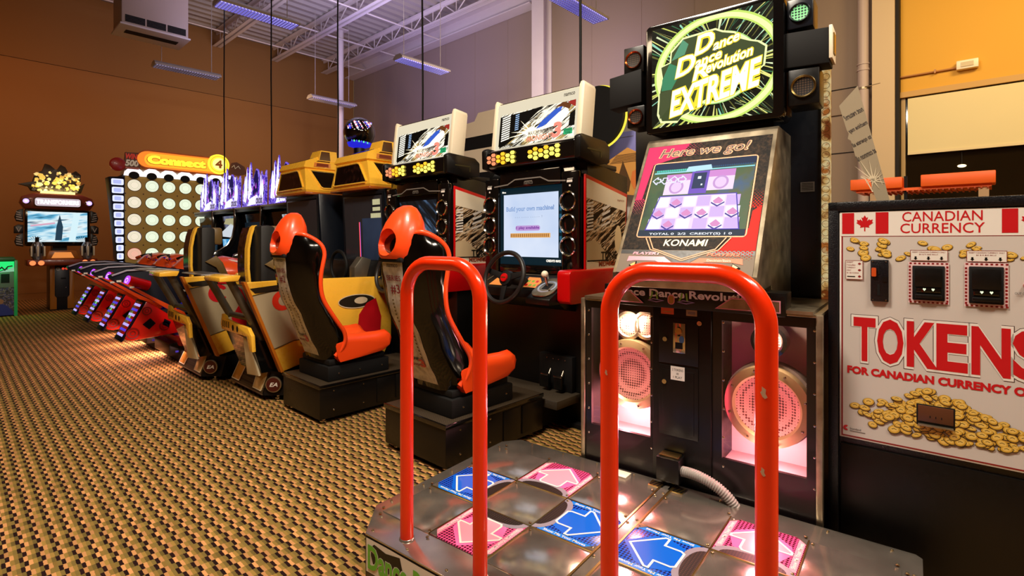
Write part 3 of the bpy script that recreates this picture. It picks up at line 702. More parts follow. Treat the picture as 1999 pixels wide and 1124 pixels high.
b.text('Here we go!', 0.088, 0.664, 0.54, 0.742, mat('peach_print', '#f2a878', 0.45), P, 0.0036, 0.045, 0.25); b.text('Here we go!', 0.094, 0.668, 0.534, 0.738, mat('maroon_print', '#3a0e0c', 0.45), P, 0.0042, 0.0, 0.25)
b.outline(rrect(0.078, 0.196, 0.578, 0.645, 0.016), 0.006, MATS['peach_print'], P, 0.0036)
b.text('KONAMI', 0.222, 0.146, 0.424, 0.182, CREAM, P, 0.0036, 0.02, 0.15)
pk = MATS['peach_print']
for pts in ([(0.13, 0.19), (0.165, 0.125), (0.19, 0.118), (0.318, 0.07), (0.327, 0.07), (0.45, 0.118), (0.475, 0.125), (0.52, 0.19)], [(0.148, 0.19), (0.178, 0.13), (0.205, 0.122), (0.322, 0.078), (0.435, 0.122), (0.462, 0.13), (0.50, 0.19)]): b.outline(pts, 0.005, pk, P, 0.0058, False)
part('printed_bezel', b, mh)
b = MB(); b.prism([(0.018, 0.0), (0.627, 0.0), (0.627, 0.124), (0.018, 0.124)], 0.001, 0.0035, mat('brushed_plate', '#75685a', 0.55, 0.2, spec=0.3), P)
b.poly([(0.02, 0.122), (0.02, 0.103), (0.1, 0.103), (0.22, 0.105), (0.29, 0.06), (0.36, 0.06), (0.42, 0.105), (0.625, 0.1), (0.625, 0.122)], BLK, P, 0.0042)
b.text('PLAYER1', 0.082, 0.097, 0.214, 0.112, m_pinkl, P, 0.0054, 0.04, 0.2); b.text('PLAYER2', 0.429, 0.095, 0.568, 0.11, mat('orange_print', '#ea6a28', 0.45), P, 0.0054, 0.04, 0.2)
b.poly([(0.062, 0.06), (0.066, 0.088), (0.24, 0.088), (0.29, 0.05), (0.24, 0.05), (0.2, 0.066), (0.105, 0.066)], m_pinkl, P, 0.0048); b.poly([(0.585, 0.055), (0.58, 0.084), (0.40, 0.084), (0.35, 0.05), (0.39, 0.05), (0.43, 0.064), (0.54, 0.064)], MATS['orange_print'], P, 0.0048)
b.text('Decision/Start', 0.435, 0.068, 0.535, 0.079, CREAM, P, 0.0053)
cp = part('control_panel', b, t)
for c, du, mm in ((0.10, 1, 0), (0.25, -1, 0), (0.395, 1, 1), (0.555, -1, 1)):
    b = MB(); b.prism([(c - du * 0.022, 0.038), (c + du * 0.012, 0.06), (c + du * 0.012, 0.014)][::du], 0.003, 0.008, BLKM, P); b.prism([(c - du * 0.015, 0.038), (c + du * 0.009, 0.053), (c + du * 0.009, 0.023)][::du], 0.008, 0.012, mat('yellow_button', '#e8c060', 0.35), P); part('arrow_button', b, cp)
for c in (0.175, 0.475): b = MB(); b.box((c - 0.025, 0.025, 0.003), (c + 0.025, 0.05, 0.012), RED, 0.003, P); part('start_button', b, cp)
# game screen
b = MB()
m_sg = node_mat('game_green', blotches([(0.35, '#1c3a3a'), (0.5, '#3f6a3a'), (0.62, '#55683a'), (0.7, '#33638c')], 6, 0.75))
b.rect(0.083, 0.2, 0.573, 0.641, m_sg, P, 0.0032)
G = lambda c, e=1.05: glow('scr_' + c.strip('#'), c, e)
b.rect(0.083, 0.60, 0.573, 0.641, G('#20304e'), P, 0.0038); b.rect(0.083, 0.2, 0.573, 0.235, G('#2c3a4a'), P, 0.0038)
for k in range(22): b.rect(0.10 + k * 0.0095, 0.585, 0.107 + k * 0.0095, 0.598, G('#58d8c8'), P, 0.0042); b.rect(0.345 + k * 0.0100, 0.592, 0.352 + k * 0.0100, 0.603, G('#2a4f78'), P, 0.0042)
b.rect(0.09, 0.575, 0.30, 0.583, G('#9ae8f0'), P, 0.0042); b.rect(0.35, 0.58, 0.57, 0.587, G('#9ae8f0'), P, 0.0042); b.poly([(0.26, 0.608), (0.37, 0.612), (0.38, 0.58), (0.25, 0.575)], G('#bfeaff'), P, 0.0043)
for q in ((0.16, 0.44, 0.285, 0.565), (0.37, 0.455, 0.49, 0.575)):
    b.rect(*q, G('#f4dcf4', 1.1), P, 0.004); b.rect(q[0], q[3] - 0.04, q[2], q[3], G('#d890d8'), P, 0.0044)
    b.ell(q[0] + 0.06, q[1] + 0.045, 0.036, 0.04, G('#cfa0dc'), P, 0.0045); b.ell(q[0] + 0.06, q[1] + 0.045, 0.026, 0.03, G('#eccdf2', 1.1), P, 0.0047)
b.rect(0.285, 0.44, 0.37, 0.575, G('#7a58c8'), P, 0.0041); b.rect(0.297, 0.47, 0.358, 0.565, G('#28385c'), P, 0.0045); b.rect(0.318, 0.527, 0.334, 0.543, G('#e8f4ff', 1.2), P, 0.005); b.rect(0.338, 0.487, 0.346, 0.497, G('#e8f4ff', 1.2), P, 0.005)
b.poly([(0.115, 0.235), (0.545, 0.235), (0.51, 0.43), (0.15, 0.43)], G('#eed6f8', 1.15), P, 0.0048)
for k, (u0, u1) in enumerate(((0.115, 0.325), (0.335, 0.545))):
    for i in range(3):
        for j in range(3):
            v0 = 0.24 + j * 0.063; ins = (v0 - 0.235) * 0.18; w = (u1 - u0 - (ins * 0.5)) / 3; uu = u0 + (ins if k == 0 else 0) + i * w
            b.rect(uu + 0.003, v0, uu + w - 0.003, v0 + 0.057, G('#d8b8f0' if (i + j + k) % 2 else '#f8f0ff', 1.1), P, 0.0052)
            if (i == 1) != (j == 1):
                cx, cy = uu + w / 2, v0 + 0.028; b.poly([(cx, cy + 0.02), (cx + 0.024, cy - 0.003), (cx + 0.012, cy - 0.018), (cx - 0.012, cy - 0.018), (cx - 0.024, cy - 0.003)], G('#e898d0', 1.0), P, 0.0056); b.poly([(cx - 0.03, cy - 0.008), (cx, cy - 0.028), (cx + 0.03, cy - 0.008), (cx + 0.03, cy - 0.016), (cx, cy - 0.037), (cx - 0.03, cy - 0.016)], G('#4a3c98'), P, 0.0059)
b.outline([(0.115, 0.235), (0.545, 0.235), (0.51, 0.43), (0.15, 0.43)], 0.005, G('#5a48b8'), P, 0.006)
for c, a in ((0.115, 180), (0.155, 270), (0.20, 90), (0.24, 0)):
    Ma = P @ Matrix.Translation((c, 0.53, 0)) @ Matrix.Rotation(rad(a - 90), 4, 'Z') @ Matrix.Scale(0.2, 4); b.outline(ARW, 0.03, G('#e8e8ff', 1.1), Ma, 0.03)
b.text('TOTAL 0  2/2  CREDIT(S) 1 0', 0.14, 0.203, 0.52, 0.218, G('#f4f8ff', 1.2), P, 0.005, 0.02)
part('screen', b, mh)
# rear tower, rope light, label
b = MB(); b.box((3.02, 0.36, 1.04), (3.3, 1.36, 2.22), BLKB, 0.006); b.box((2.86, 0.55, 1.9), (3.1, 1.1, 2.5), BLKB)
tw = part('tower', b, t)
b = MB(); M3 = frame((3.018, 0.42, 1.63), (0, -1, 0), (0, 0, 1)); b.rect(-0.035, -0.03, 0.028, 0.02, GREY, M3, 0.001)
for k in range(5): b.rect(-0.03, 0.011 - k * 0.008, 0.022, 0.014 - k * 0.008, BLK, M3, 0.0014)
part('data_plate', b, tw)
b = MB(); b.box((3.0, 0.322, 1.05), (3.04, 0.36, 2.22), node_mat('amber_light_strip', blotches([(0.36, '#7a3a14'), (0.46, '#d8a860'), (0.56, '#f4dca0'), (0.66, '#b86a2c')], 14, 0.62, seed=3.0)))
for k in range(26): b.annulus(0, 0, 0.015, 0.017, BRASS, frame((2.998, 0.341, 1.09 + k * 0.043), (0, -1, 0), (0, 0, 1)), 0.001, 16)
part('light_strip', b, t, 'amber lit strip down the tower edge')
# glowing sign
b = MB(); b.prism(rrect(-0.035, -0.02, 0.645, 0.565, 0.03), -0.18, 0.0, BLKG, frame((2.70, 1.12, 1.95), (0, -1, 0), (0, 0, 1)), 0.006); mq = part('sign_box', b, t)
Q = frame((2.70, 1.12, 1.95), (0, -1, 0), (0, 0, 1)); b = MB()
face = rrect(0.0, 0.005, 0.60, 0.54, 0.02); b.poly(face, glow('sign_dark', '#16180c', 0.8), Q, 0.001)
cx, cy = 0.335, 0.27
sc_ = [glow('sg%d' % i, c, 1.0) for i, c in enumerate(('#f2f08a', '#d6dc6a', '#9ae0c0', '#3f7a52', '#e8f4c0', '#6a6a30', '#101008', '#101008'))]
clip = lambda u, v: (min(0.598, max(0.002, u)), min(0.538, max(0.007, v)))
for k in range(150):
    a = 2 * math.pi * k / 150 + rnd.uniform(-.01, .01); r0 = rnd.uniform(0.15, 0.24); r1 = rnd.uniform(0.26, 0.6); w_ = rnd.uniform(0.004, 0.016)
    p = [(cx + r * math.cos(a + s * w_), cy + r * math.sin(a + s * w_)) for r, s in ((r0, -.6), (r0, .6), (r1, 1), (r1, -1))]
    b.poly([clip(*q) for q in p], sc_[k % 8] if (k // 8) % 3 else sc_[rnd.randrange(8)], Q, 0.0014 + 0.00001 * k)
for r0, r1, c, h in ((0.245, 0.285, '#c9e86a', .0032), (0.253, 0.275, '#f6ffb0', .0035), (0.165, 0.185, '#a8d878', .0032), (0.17, 0.18, '#eefac0', .0035)):
    vs = []; n = 64
    for i in range(n):
        a0, a1 = 2 * math.pi * i / n, 2 * math.pi * (i + 1) / n
        q = [clip(cx + r * math.cos(a) * 1.12, cy + r * math.sin(a) * 0.98) for r, a in ((r0, a0), (r1, a0), (r1, a1), (r0, a1))]
        b.poly(q, glow('rg' + c[1:], c, 1.1), Q, h)
lo = [(0.05, 0.03), (0.03, 0.075), (0.04, 0.20), (0.055, 0.265), (0.045, 0.33), (0.1, 0.345), (0.105, 0.40), (0.17, 0.46), (0.335, 0.47), (0.37, 0.45), (0.43, 0.43), (0.45, 0.40), (0.50, 0.375), (0.54, 0.36), (0.575, 0.33), (0.565, 0.24), (0.50, 0.19), (0.25, 0.10), (0.20, 0.06), (0.16, 0.045), (0.14, 0.02)]
b.poly(lo, glow('lg1', '#f4ffb0', 1.2), Q, 0.0042); cxm, cym = 0.3, 0.25
b.poly([(cxm + (u - cxm) * 0.965, cym + (v - cym) * 0.955) for u, v in lo], glow('lg2', '#4e5a34', 0.8), Q, 0.0046)
for pts, c in (([(0.045, 0.05), (0.1, 0.11), (0.11, 0.2), (0.045, 0.19)], '#56603c'), ([(0.055, 0.2), (0.11, 0.2), (0.17, 0.3), (0.1, 0.34), (0.06, 0.26)], '#4d9e72'), ([(0.11, 0.35), (0.18, 0.37), (0.2, 0.42), (0.17, 0.45)], '#6ab088')): b.poly(pts, glow('lg' + c[1:], c, 0.8), Q, 0.005)
Yl, Wl, Gl = glow('logo_yellow', '#ffe23a', 1.15), glow('logo_white', '#fffbe4', 1.5), glow('logo_green', '#4a7a40', 0.7)
def sgn(s, x0, y0, x1, y1, bold, dy=0.0):
    Mq = Q @ Matrix(((1, 0, 0, 0), (0.22, 1, 0, 0), (0, 0, 1, 0), (0, 0, 0, 1)))
    k = 0.22; f = lambda x, y: (x, y - k * x)
    ox = (x0 + x1) / 2; oy = k * ox
    b.text(s, x0 - 0.004, y0 - oy - 0.005, x1 + 0.005, y1 - oy + 0.005, Yl, Mq, 0.0056, bold + 0.06, 0.2); b.text(s, x0, y0 - oy, x1, y1 - oy, Wl, Mq, 0.0062, bold, 0.2)
sgn('D', 0.23, 0.36, 0.33, 0.455, 0.02); sgn('ance', 0.325, 0.37, 0.45, 0.405, 0.02)
sgn('D', 0.13, 0.265, 0.235, 0.36, 0.02); sgn('ance', 0.235, 0.30, 0.365, 0.335, 0.02); sgn('R', 0.22, 0.23, 0.30, 0.30, 0.02); sgn('evolution', 0.29, 0.272, 0.51, 0.325, 0.02)
sgn('EXTREME', 0.10, 0.10, 0.55, 0.235, 0.03)
b.poly([(0.11, 0.05), (0.2, 0.085), (0.2, 0.11), (0.115, 0.095)], Yl, Q, 0.0058); b.poly([(0.215, 0.07), (0.25, 0.10), (0.28, 0.2), (0.25, 0.19)], Yl, Q, 0.0058)
part('sign_face', b, mq)
# side lamps and speakers
def lampbox(y0, y1, z0, z1, x, lab, colr, rim):
    c = ((y0 + y1) / 2, (z0 + z1) / 2); w2, h2 = abs(y1 - y0) / 2, (z1 - z0) / 2; b = MB()
    b.box((x, c[0] - w2, z0), (x + 0.15, c[0] + w2, z1), colr, 0.006); p = part('side_lamp', b, t, lab)
    Ml = frame((x, c[0], c[1]), (0, -1, 0), (0, 0, 1)); r = min(w2, h2) * 0.72
    b = MB(); b.lathe([(r, -0.002), (r + 0.006, 0.006), (r + 0.003, 0.012), (r - 0.004, 0.004)], rim, Ml, 32); b.lathe([(r, 0.003), (r * 0.6, 0.001), (0.001, 0.0008)], node_mat('lamp_mesh', dots('#0c0807', '#4d3a2c', 0.011, 0.8, 0.4)) if colr is not BLKB else node_mat('lamp_mesh_green', dots('#0a1420', '#7fd090', 0.013, 0.3, 0.4, es=0.35)), Ml, 32); part('lens', b, p)
COP = mat('copper_rim', '#c06030', 0.25, 1.0)
lampbox(1.30, 1.18, 2.29, 2.44, 2.73, 'square lamp box with a copper rimmed round lens', BLK, COP)
lampbox(1.28, 1.175, 1.985, 2.105, 2.73, 'small square lamp box with a copper rimmed round lens', BLK, COP)
lampbox(0.47, 0.36, 2.34, 2.48, 2.73, 'blue lamp box with a green lit mesh lens', BLKB, BLKB)
lampbox(0.465, 0.335, 1.98, 2.15, 2.73, 'lamp box with a pale rimmed round lens', BLK, BRASS)
for yy0, yy1, z0, z1, sl in ((1.385, 1.19, 2.105, 2.285, 0.05), (0.485, 0.295, 2.16, 2.325, -0.03)):
    b = MB(); b.prism([(1.45 - yy0, z0), (1.45 - yy1, z0 + sl * .3), (1.45 - yy1, z1 + sl * .4), (1.45 - yy0, z1)], -0.12, 0.0, BLKM, frame((2.72, 1.45, 0), (0, -1, 0), (0, 0, 1)), 0.005); p = part('flat_speaker', b, t)
    if sl < 0: bb = MB(); bb.box((2.715, 0.283, 2.17), (2.84, 0.297, 2.32), CREAM, 0.003); bb.box((2.74, 0.278, 2.2), (2.80, 0.285, 2.29), BRASS); part('steel_end', bb, p)
for yy in (1.17, 0.475):
    b = MB(); b.box((2.78, yy - 0.012, 1.95), (2.82, yy + 0.012, 2.45), SILV if yy < 1 else BLK)
    for z in (2.04, 2.2, 2.38): b.box((2.79, min(yy, 1.0 if yy > 1 else 0.4), z - 0.015), (2.81, max(yy, 1.25 if yy > 1 else 0.55), z + 0.015), BLK)
    part('lamp_bracket', b, t)
# ------------------------------------------------------------------ token machine
RT = rad(3.1)
t = thing('token_machine', 'black token vending machine with white front reading TOKENS', 'token machine', (2.83, 0.0, 0), RT)
m_hammer = mat('black_hammer_paint', '#0b0b11', 0.32, noise=0.12, nscale=220, bump=0.35)
m_tf = mat('pale_grey_print', '#d2cac2', 0.42, noise=0.02, nscale=3)
m_tred = mat('token_red', '#c8141c', 0.4); m_dred = mat('dark_red_line', '#8a1518', 0.45)
b = MB(); b.box((2.57, -0.372, 0.02), (3.12, 0.372, 1.51), m_hammer, 0.006)
b.box((2.55, 0.335, 0.02), (2.58, 0.372, 1.512), m_hammer, 0.004); b.box((2.55, -0.372, 0.02), (2.58, -0.335, 1.512), m_hammer, 0.004); b.box((2.55, -0.372, 1.473), (2.58, 0.372, 1.512), m_hammer, 0.004); b.box((2.56, -0.33, 0.06), (2.575, 0.33, 0.505), BLK, 0.004); b.box((2.57, -0.36, 0.0), (3.1, 0.36, 0.03), BLKM)
part('cabinet', b, t)
T = frame((2.556, 0.332, 0.532), (0, -1, 0), (0, 0, 1)); W, Hh = 0.664, 0.938
b = MB(); b.box((0, 0, -0.02), (W, Hh, 0.0), WHT, 0.003, T); b.rect(0.010, 0.010, W - 0.010, 0.838, m_tf, T, 0.0006)
b.outline([(0.010, 0.010), (W - 0.010, 0.010), (W - 0.010, 0.838), (0.010, 0.838)], 0.005, m_dred, T, 0.001)
b.rect(0.004, 0.838, W - 0.004, Hh - 0.003, WHT, T, 0.0012)
leaf = [(0, -.5), (.03, -.5), (.03, -.22), (.26, -.26), (.22, -.14), (.47, .06), (.4, .1), (.44, .27), (.28, .23), (.25, .3), (.12, .16), (.18, .43), (.09, .38), (0, .56)]
leaf = leaf + [(-x, y) for x, y in leaf[::-1][1:-1]]
for u0 in (0.010, 0.497):
    b.rect(u0, 0.847, u0 + 0.042, 0.933, m_tred, T, 0.0018); b.rect(u0 + 0.115, 0.847, u0 + 0.157, 0.933, m_tred, T, 0.0018)
    b.poly([(u0 + 0.0785 + x * 0.062, 0.888 + y * 0.062) for x, y in leaf], m_tred, T, 0.0018)
b.text('CANADIAN', 0.211, 0.893, 0.446, 0.931, m_tred, T, 0.0018, 0.005); b.text('CURRENCY', 0.205, 0.848, 0.452, 0.886, m_tred, T, 0.0018, 0.005)
for s, x0, x1 in (('T', .05, .125), ('O', .13, .215), ('K', .225, .32), ('E', .315, .405), ('N', .415, .52), ('S', .525, .615)):
    b.text(s, x0 - 0.010, 0.316, x1 + 0.010, 0.516, mat('thin_black_line', '#4a2c28', 0.5), T, 0.0014, 0.055); b.text(s, x0 - 0.008, 0.318, x1 + 0.008, 0.514, WHT, T, 0.0017, 0.055); b.text(s, x0, 0.327, x1, 0.505, m_tred, T, 0.0022, 0.035)
b.text('FOR CANADIAN CURRENCY ONLY', 0.028, 0.27, 0.635, 0.302, m_tred, T, 0.0018, 0.05)
b.text('Standard', 0.037, 0.038, 0.075, 0.046, BLK, T, 0.0018); b.rect(0.037, 0.031, 0.09, 0.0335, GREY, T, 0.0018); b.annulus(0.025, 0.042, 0.003, 0.011, m_tred, T, 0.0018, a0=60, a1=300)
part('front_panel', b, t)
b = MB(); rnd = random.Random(11); gold, gold2, gline = mat('coin_gold', '#d8a83a', 0.45), mat('coin_gold_pale', '#ecc765', 0.45), mat('coin_line', '#4a3410', 0.5)
coins = []
for k in range(44): coins.append((rnd.uniform(0.03, 0.64), rnd.uniform(0.745, 0.822), rnd.uniform(0.0135, 0.018)))
for k in range(230):
    a = rnd.random(); u = 0.33 + (rnd.random() + rnd.random() - 1) * 0.29; top = 0.25 - abs(u - 0.30) * 0.42; v = rnd.uniform(0.06 + abs(u - 0.33) * 0.05, max(0.1, top)); coins.append((u, v, rnd.uniform(0.0145, 0.019)))
for i, (u, v, r) in enumerate(coins):
    u = min(0.64, max(0.028, u)); an = rnd.uniform(-0.6, 0.6); q = rnd.uniform(0.45, 0.8); h = 0.0018 + 0.000012 * i
    E_ = lambda rr, oy=0: [(u + rr * (math.cos(x) * math.cos(an) - q * math.sin(x) * math.sin(an)), v + oy + rr * (math.cos(x) * math.sin(an) + q * math.sin(x) * math.cos(an))) for x in [2 * math.pi * j / 14 for j in range(14)]]
    if v > 0.5 and v > 0.823: continue
    b.poly(E_(r * 1.12, -0.002), gline, T, h); b.poly(E_(r), gold, T, h + 0.000004); b.poly(E_(r * 0.72, 0.001), gold2, T, h + 0.000008)
    s = r * 0.4; b.outline([(u - s, v), (u, v + s * .5), (u + s, v)], r * 0.12, gline, T, h + 0.000010, False)
part('coin_print', b, t, 'printed heaps of gold coins')
for k, (u0, u1, v0, v1) in enumerate(((0.243, 0.340, 0.59, 0.722), (0.408, 0.502, 0.589, 0.724))):
    b = MB(); b.rect(u0 - 0.012, v0 - 0.012, u1 + 0.012, v1 + 0.014, mat('pale_pink_print', '#eccaca', 0.5), T, 0.0045)
    for i in range(9):
        for v in (v0 - 0.008, v1 + 0.009): b.rect(u0 - 0.009 + i * 0.0135, v - 0.003, u0 - 0.002 + i * 0.0135, v + 0.003, m_dred, T, 0.005)
    for i in range(11):
        for u in (u0 - 0.008, u1 + 0.007): b.rect(u - 0.003, v0 - 0.004 + i * 0.0128, u + 0.003, v0 + 0.004 + i * 0.0128, m_dred, T, 0.005)
    b.box((u0, v0, 0.0), (u1, v1, 0.010), BLKM, 0.003, T); b.box((u0 + 0.008, v0 + 0.052, 0.010), (u1 - 0.008, v1 - 0.008, 0.013), BLK, 0.001, T); b.box((u0 + 0.008, v0 + 0.008, 0.010), (u1 - 0.008, v0 + 0.024, 0.022), BLK, 0.004, T); b.box((u0 + 0.012, v0 + 0.030, 0.010), (u1 - 0.012, v0 + 0.048, 0.013), BLKG, 0.001, T)
    acc = part('bill_acceptor', b, t)
    b = MB()
    for u in ((u0 + u1) / 2 - 0.012, (u0 + u1) / 2 + 0.014): b.poly([(u, v0 + 0.036), (u - 0.005, v0 + 0.043), (u - 0.003, v0 + 0.047), (u, v0 + 0.045), (u + 0.003, v0 + 0.047), (u + 0.005, v0 + 0.043)], glow('arrow_light', '#e6f4c8', 1.3), T, 0.0142)
    part('arrow_lights', b, acc)
    b = MB(); b.rect(u0 - 0.006, 0.742, u1 + 0.008, 0.782, WHT, T, 0.0045); b.outline([(u0 - 0.006, 0.742), (u1 + 0.008, 0.742), (u1 + 0.008, 0.782), (u0 - 0.006, 0.782)], 0.0015, m_dred, T, 0.005)
    b.text('INSERT CANADIAN CURRENCY ONLY', u0, 0.772, u1 + 0.002, 0.777, m_dred, T, 0.005); b.text('$5 $10 $20 BILLS', u0 + 0.02, 0.763, u1 - 0.02, 0.768, m_dred, T, 0.005)
    for q in (0.1, 0.5, 0.9): uu = u0 + (u1 - u0) * q; b.poly([(uu, 0.744), (uu - 0.006, 0.751), (uu - 0.003, 0.751), (uu - 0.003, 0.758), (uu + 0.003, 0.758), (uu + 0.003, 0.751), (uu + 0.006, 0.751)], BLK, T, 0.005)
    part('instruction_sign', b, t)
b = MB(); b.box((0.109, 0.575, 0.0), (0.168, 0.742, 0.014), m_hammer, 0.002, T); b.box((0.135, 0.685, 0.014), (0.139, 0.72, 0.016), BLKM, 0, T); b.box((0.132, 0.60, 0.014), (0.140, 0.645, 0.016), BLKM, 0, T); b.box((0.149, 0.655, 0.014), (0.164, 0.675, 0.017), BLK, 0, T)
for u in (0.117, 0.160):
    for v in (0.582, 0.735): b.lathe([(0.003, 0.014), (0.002, 0.016), (0.0005, 0.0163)], CHROME, T @ Matrix.Translation((u, v, 0)), 8)
ca = part('coin_acceptor', b, t)
b = MB(); b.box((0.113, 0.675, 0.014), (0.128, 0.71, 0.024), glow('orange_button', '#ff5a1e', 0.55), 0.003, T); part('return_button', b, ca)
b = MB(); b.rect(0.023, 0.66, 0.082, 0.737, WHT, T, 0.0045); b.outline([(0.023, 0.66), (0.082, 0.66), (0.082, 0.737), (0.023, 0.737)], 0.0015, m_dred, T, 0.005)
for s, v in (('INSERT', 0.727), ('Canadian', 0.716), ('CURRENCY', 0.705), ('ONLY', 0.694), ('$1 $2 COINS', 0.683)): b.text(s, 0.027, v, 0.027 + 0.005 * len(s) * 0.75, v + 0.006, m_dred, T, 0.005)
b.rect(0.028, 0.669, 0.056, 0.673, BLK, T, 0.005)
for v in (0.724, 0.698, 0.672): b.poly([(0.077, v), (0.07, v - 0.006), (0.07, v - 0.003), (0.066, v - 0.003), (0.066, v + 0.003), (0.07, v + 0.003), (0.07, v + 0.006)], m_dred, T, 0.005)
part('instruction_sign', b, t)
b = MB(); b.box((0.255, 0.108, 0.0), (0.370, 0.19, 0.006), BLKM, 0.002, T); b.box((0.26, 0.125, 0.006), (0.365, 0.186, 0.010), mat('brown_flap', '#5a3420', 0.35), 0.002, T)
for u in (0.295, 0.312, 0.329): b.box((u, 0.142, 0.01), (u + 0.003, 0.15, 0.0106), BLKM, 0, T)
b.box((0.26, 0.11, 0.006), (0.365, 0.116, 0.02), SILV, 0.001, T); part('token_tray', b, t)
b = MB(); b.lathe([(0.010, 0.0), (0.010, 0.014), (0.007, 0.02), (0.001, 0.022)], mat('red_lens', '#a00c14', 0.15, coat=0.6), T @ Matrix.Translation((0.561, 0.66, 0)), 20); b.text('OUT OF TOKENS', 0.53, 0.628, 0.594, 0.636, BLK, T, 0.005); part('indicator_lamp', b, t)

# leaning cracked acrylic sign behind the token machine top
m_acr = mat('milky_acrylic', '#9a8c74', 0.3, noise=0.05, nscale=8); m_crk = mat('crack_white', '#d8c8a8', 0.3)
S = frame((2.74, 0.21, 1.512), (0.0, -1, 0.0), (0.06, 0.0, 1)); b = MB()
shp = [(-.004, .0), (.040, .0), (-.080, .53), (-.150, .45), (-.120, .335), (-.112, .318), (-.116, .295), (-.104, .285), (-.087, .215), (-.06, .15), (-.03, .10), (-.024, .06)]
b.prism(shp, 0.0, 0.005, m_acr, S); part_s = single('acrylic_sign', b, 'leaning cracked acrylic sign seen from behind on the token machine', 'sign', (2.74, 0.21, 1.512), RT)
b = MB()
tx = Matrix.Rotation(0.42, 4, 'Z')
for s, x, y in (('not return?', -.118, .40), ('machine may', -.10, .335), ('to operate all', -.085, .27), ('at common all', -.07, .21)):
    b.text(s, -.006, 0, 0.070, 0.026, mat('faded_print', '#3a2e26', 0.5), S @ Matrix.Translation((x, y - 0.02, 0)) @ Matrix.Rotation(0.48, 4, 'Z'), 0.0058, 0.03, 0.0, True)
part('lettering', b, part_s)
b = MB()
for a, l in ((100, .10), (118, .12), (135, .10), (80, .07), (60, .05), (150, .06), (40, .045), (-20, .05), (-60, .045), (-100, .04), (200, .03), (5, .04)):
    ca_, sa_ = math.cos(rad(a)), math.sin(rad(a)); b.prism([(-.02 + ca_ * l, .1 + sa_ * l), (-.02 - sa_ * .0028, .1 + ca_ * .0028), (-.02 + sa_ * .0028, .1 - ca_ * .0028)], 0.0052, 0.0066, m_crk, S)
b.outline([(-.066, .12), (-.05, .11), (-.033, .075), (-.022, .05)], .004, m_crk, S, .0062, False); b.outline([(-.045, .09), (-.03, .12), (.0, .115), (.012, .08)], .002, m_crk, S, .0062, False)
part('crack', b, part_s)

# orange counter canopy by the window
m_oc = mat('orange_canopy_paint', '#ff6a1c', 0.45, noise=0.04)
t = thing('counter_canopy', 'bright orange counter canopy running below the wide window', 'canopy', (7.2, 0.6, 0))
b = MB(); b.box((7.05, -0.03, 1.93), (7.35, 0.56, 2.055), m_oc, 0.008); b.box((7.05, 0.72, 1.93), (7.35, 1.2, 2.05), m_oc, 0.008); part('fascia', b, t)
b = MB(); b.box((7.1, 0.0, 1.90), (7.6, 1.15, 1.93), m_oc)
for k in range(22): b.box((7.1, 0.02 + k * 0.05, 1.885), (7.6, 0.035 + k * 0.05, 1.9), mat('dark_orange', '#b8440c', 0.5))  # ribs in a darker orange
part('soffit', b, t)
b = MB(); b.box((7.12, 0.68, 0), (7.16, 0.71, 2.06), BLKM); part('post', b, t)
b = MB(); b.box((7.12, 0.90, 0), (7.3, 1.02, 1.93), mat('cream_post', '#d8b484', 0.6)); b.box((7.12, 0.02, 0), (7.3, 0.1, 1.93), MATS['cream_post']); part('post', b, t)
b = MB(); b.box((7.1, -0.2, 0), (7.6, 1.2, 0.95), mat('counter_front', '#7a2c10', 0.5)); part('counter', b, t)

# machines standing back to back behind the row
t = thing('grey_cabinet', 'cream and black machine back with stepped top behind the cream light boxes', 'arcade machine', (4.85, 5.0, 0))
m_cb = mat('cream_board', '#e4d2b6', 0.6, noise=0.04)
b = MB(); b.box((4.7, 4.45, 0), (5.4, 6.0, 2.06), BLKM); part('body', b, t)
b = MB(); Mg = frame((4.69, 5.55, 2.0), (0, -1, 0), (0, 0, 1))
b.prism([(-.2, .0), (1.05, .0), (1.05, .1), (-.2, .1)], -.05, 0.0, m_cb, Mg); b.prism([(-.2, .1), (1.05, .1), (1.05, .24), (-.2, .24)], -.05, -0.004, BLKM, Mg)
b.prism([(-.2, .24), (1.05, .24), (1.03, .55), (-.2, .55)], -.05, 0.0, m_cb, Mg); b.prism([(-.2, .55), (1.05, .55), (1.05, .72), (-.2, .72)], -.05, -0.004, BLKM, Mg)
b.prism([(-.2, .72), (1.05, .72), (1.0, 1.02), (.62, 1.02), (.55, .92), (.28, .9), (.25, .97), (.2, .97), (.1, .9), (-.2, .9)], -.05, 0.0, m_cb, Mg); part('header_board', b, t)
b = MB(); b.box((4.62, 4.42, 2.1), (4.68, 4.5, 2.6), mat('maroon_panel', '#6a1818', 0.5)); part('side_stripe', b, t)
t = thing('kiosk_cabinet', 'pale kiosk with lilac panel standing behind the machine row', 'arcade machine', (4.9, 3.0, 0))
b = MB(); b.box((4.85, 2.2, 0), (5.4, 3.35, 2.75), mat('pale_grey_board', '#cfc6c0', 0.6, noise=0.03), 0.01); part('body', b, t)
b = MB(); b.box((4.83, 2.72, 2.18), (4.85, 3.25, 2.5), mat('lilac_panel', '#8f8fd8', 0.4), 0.004); b.box((4.828, 2.74, 2.44), (4.832, 3.2, 2.445), GREY); part('lilac_panel', b, t)
b = MB(); b.prism([(-.02, -.2), (.38, -.25), (.42, .14), (.22, .25), (-.0, .14), (-.06, .02)], 0, 0.03, mat('orange_board_edge', '#e0a050', 0.5), frame((4.72, 2.95, 2.05), (0, -1, 0), (0, 0, 1)))
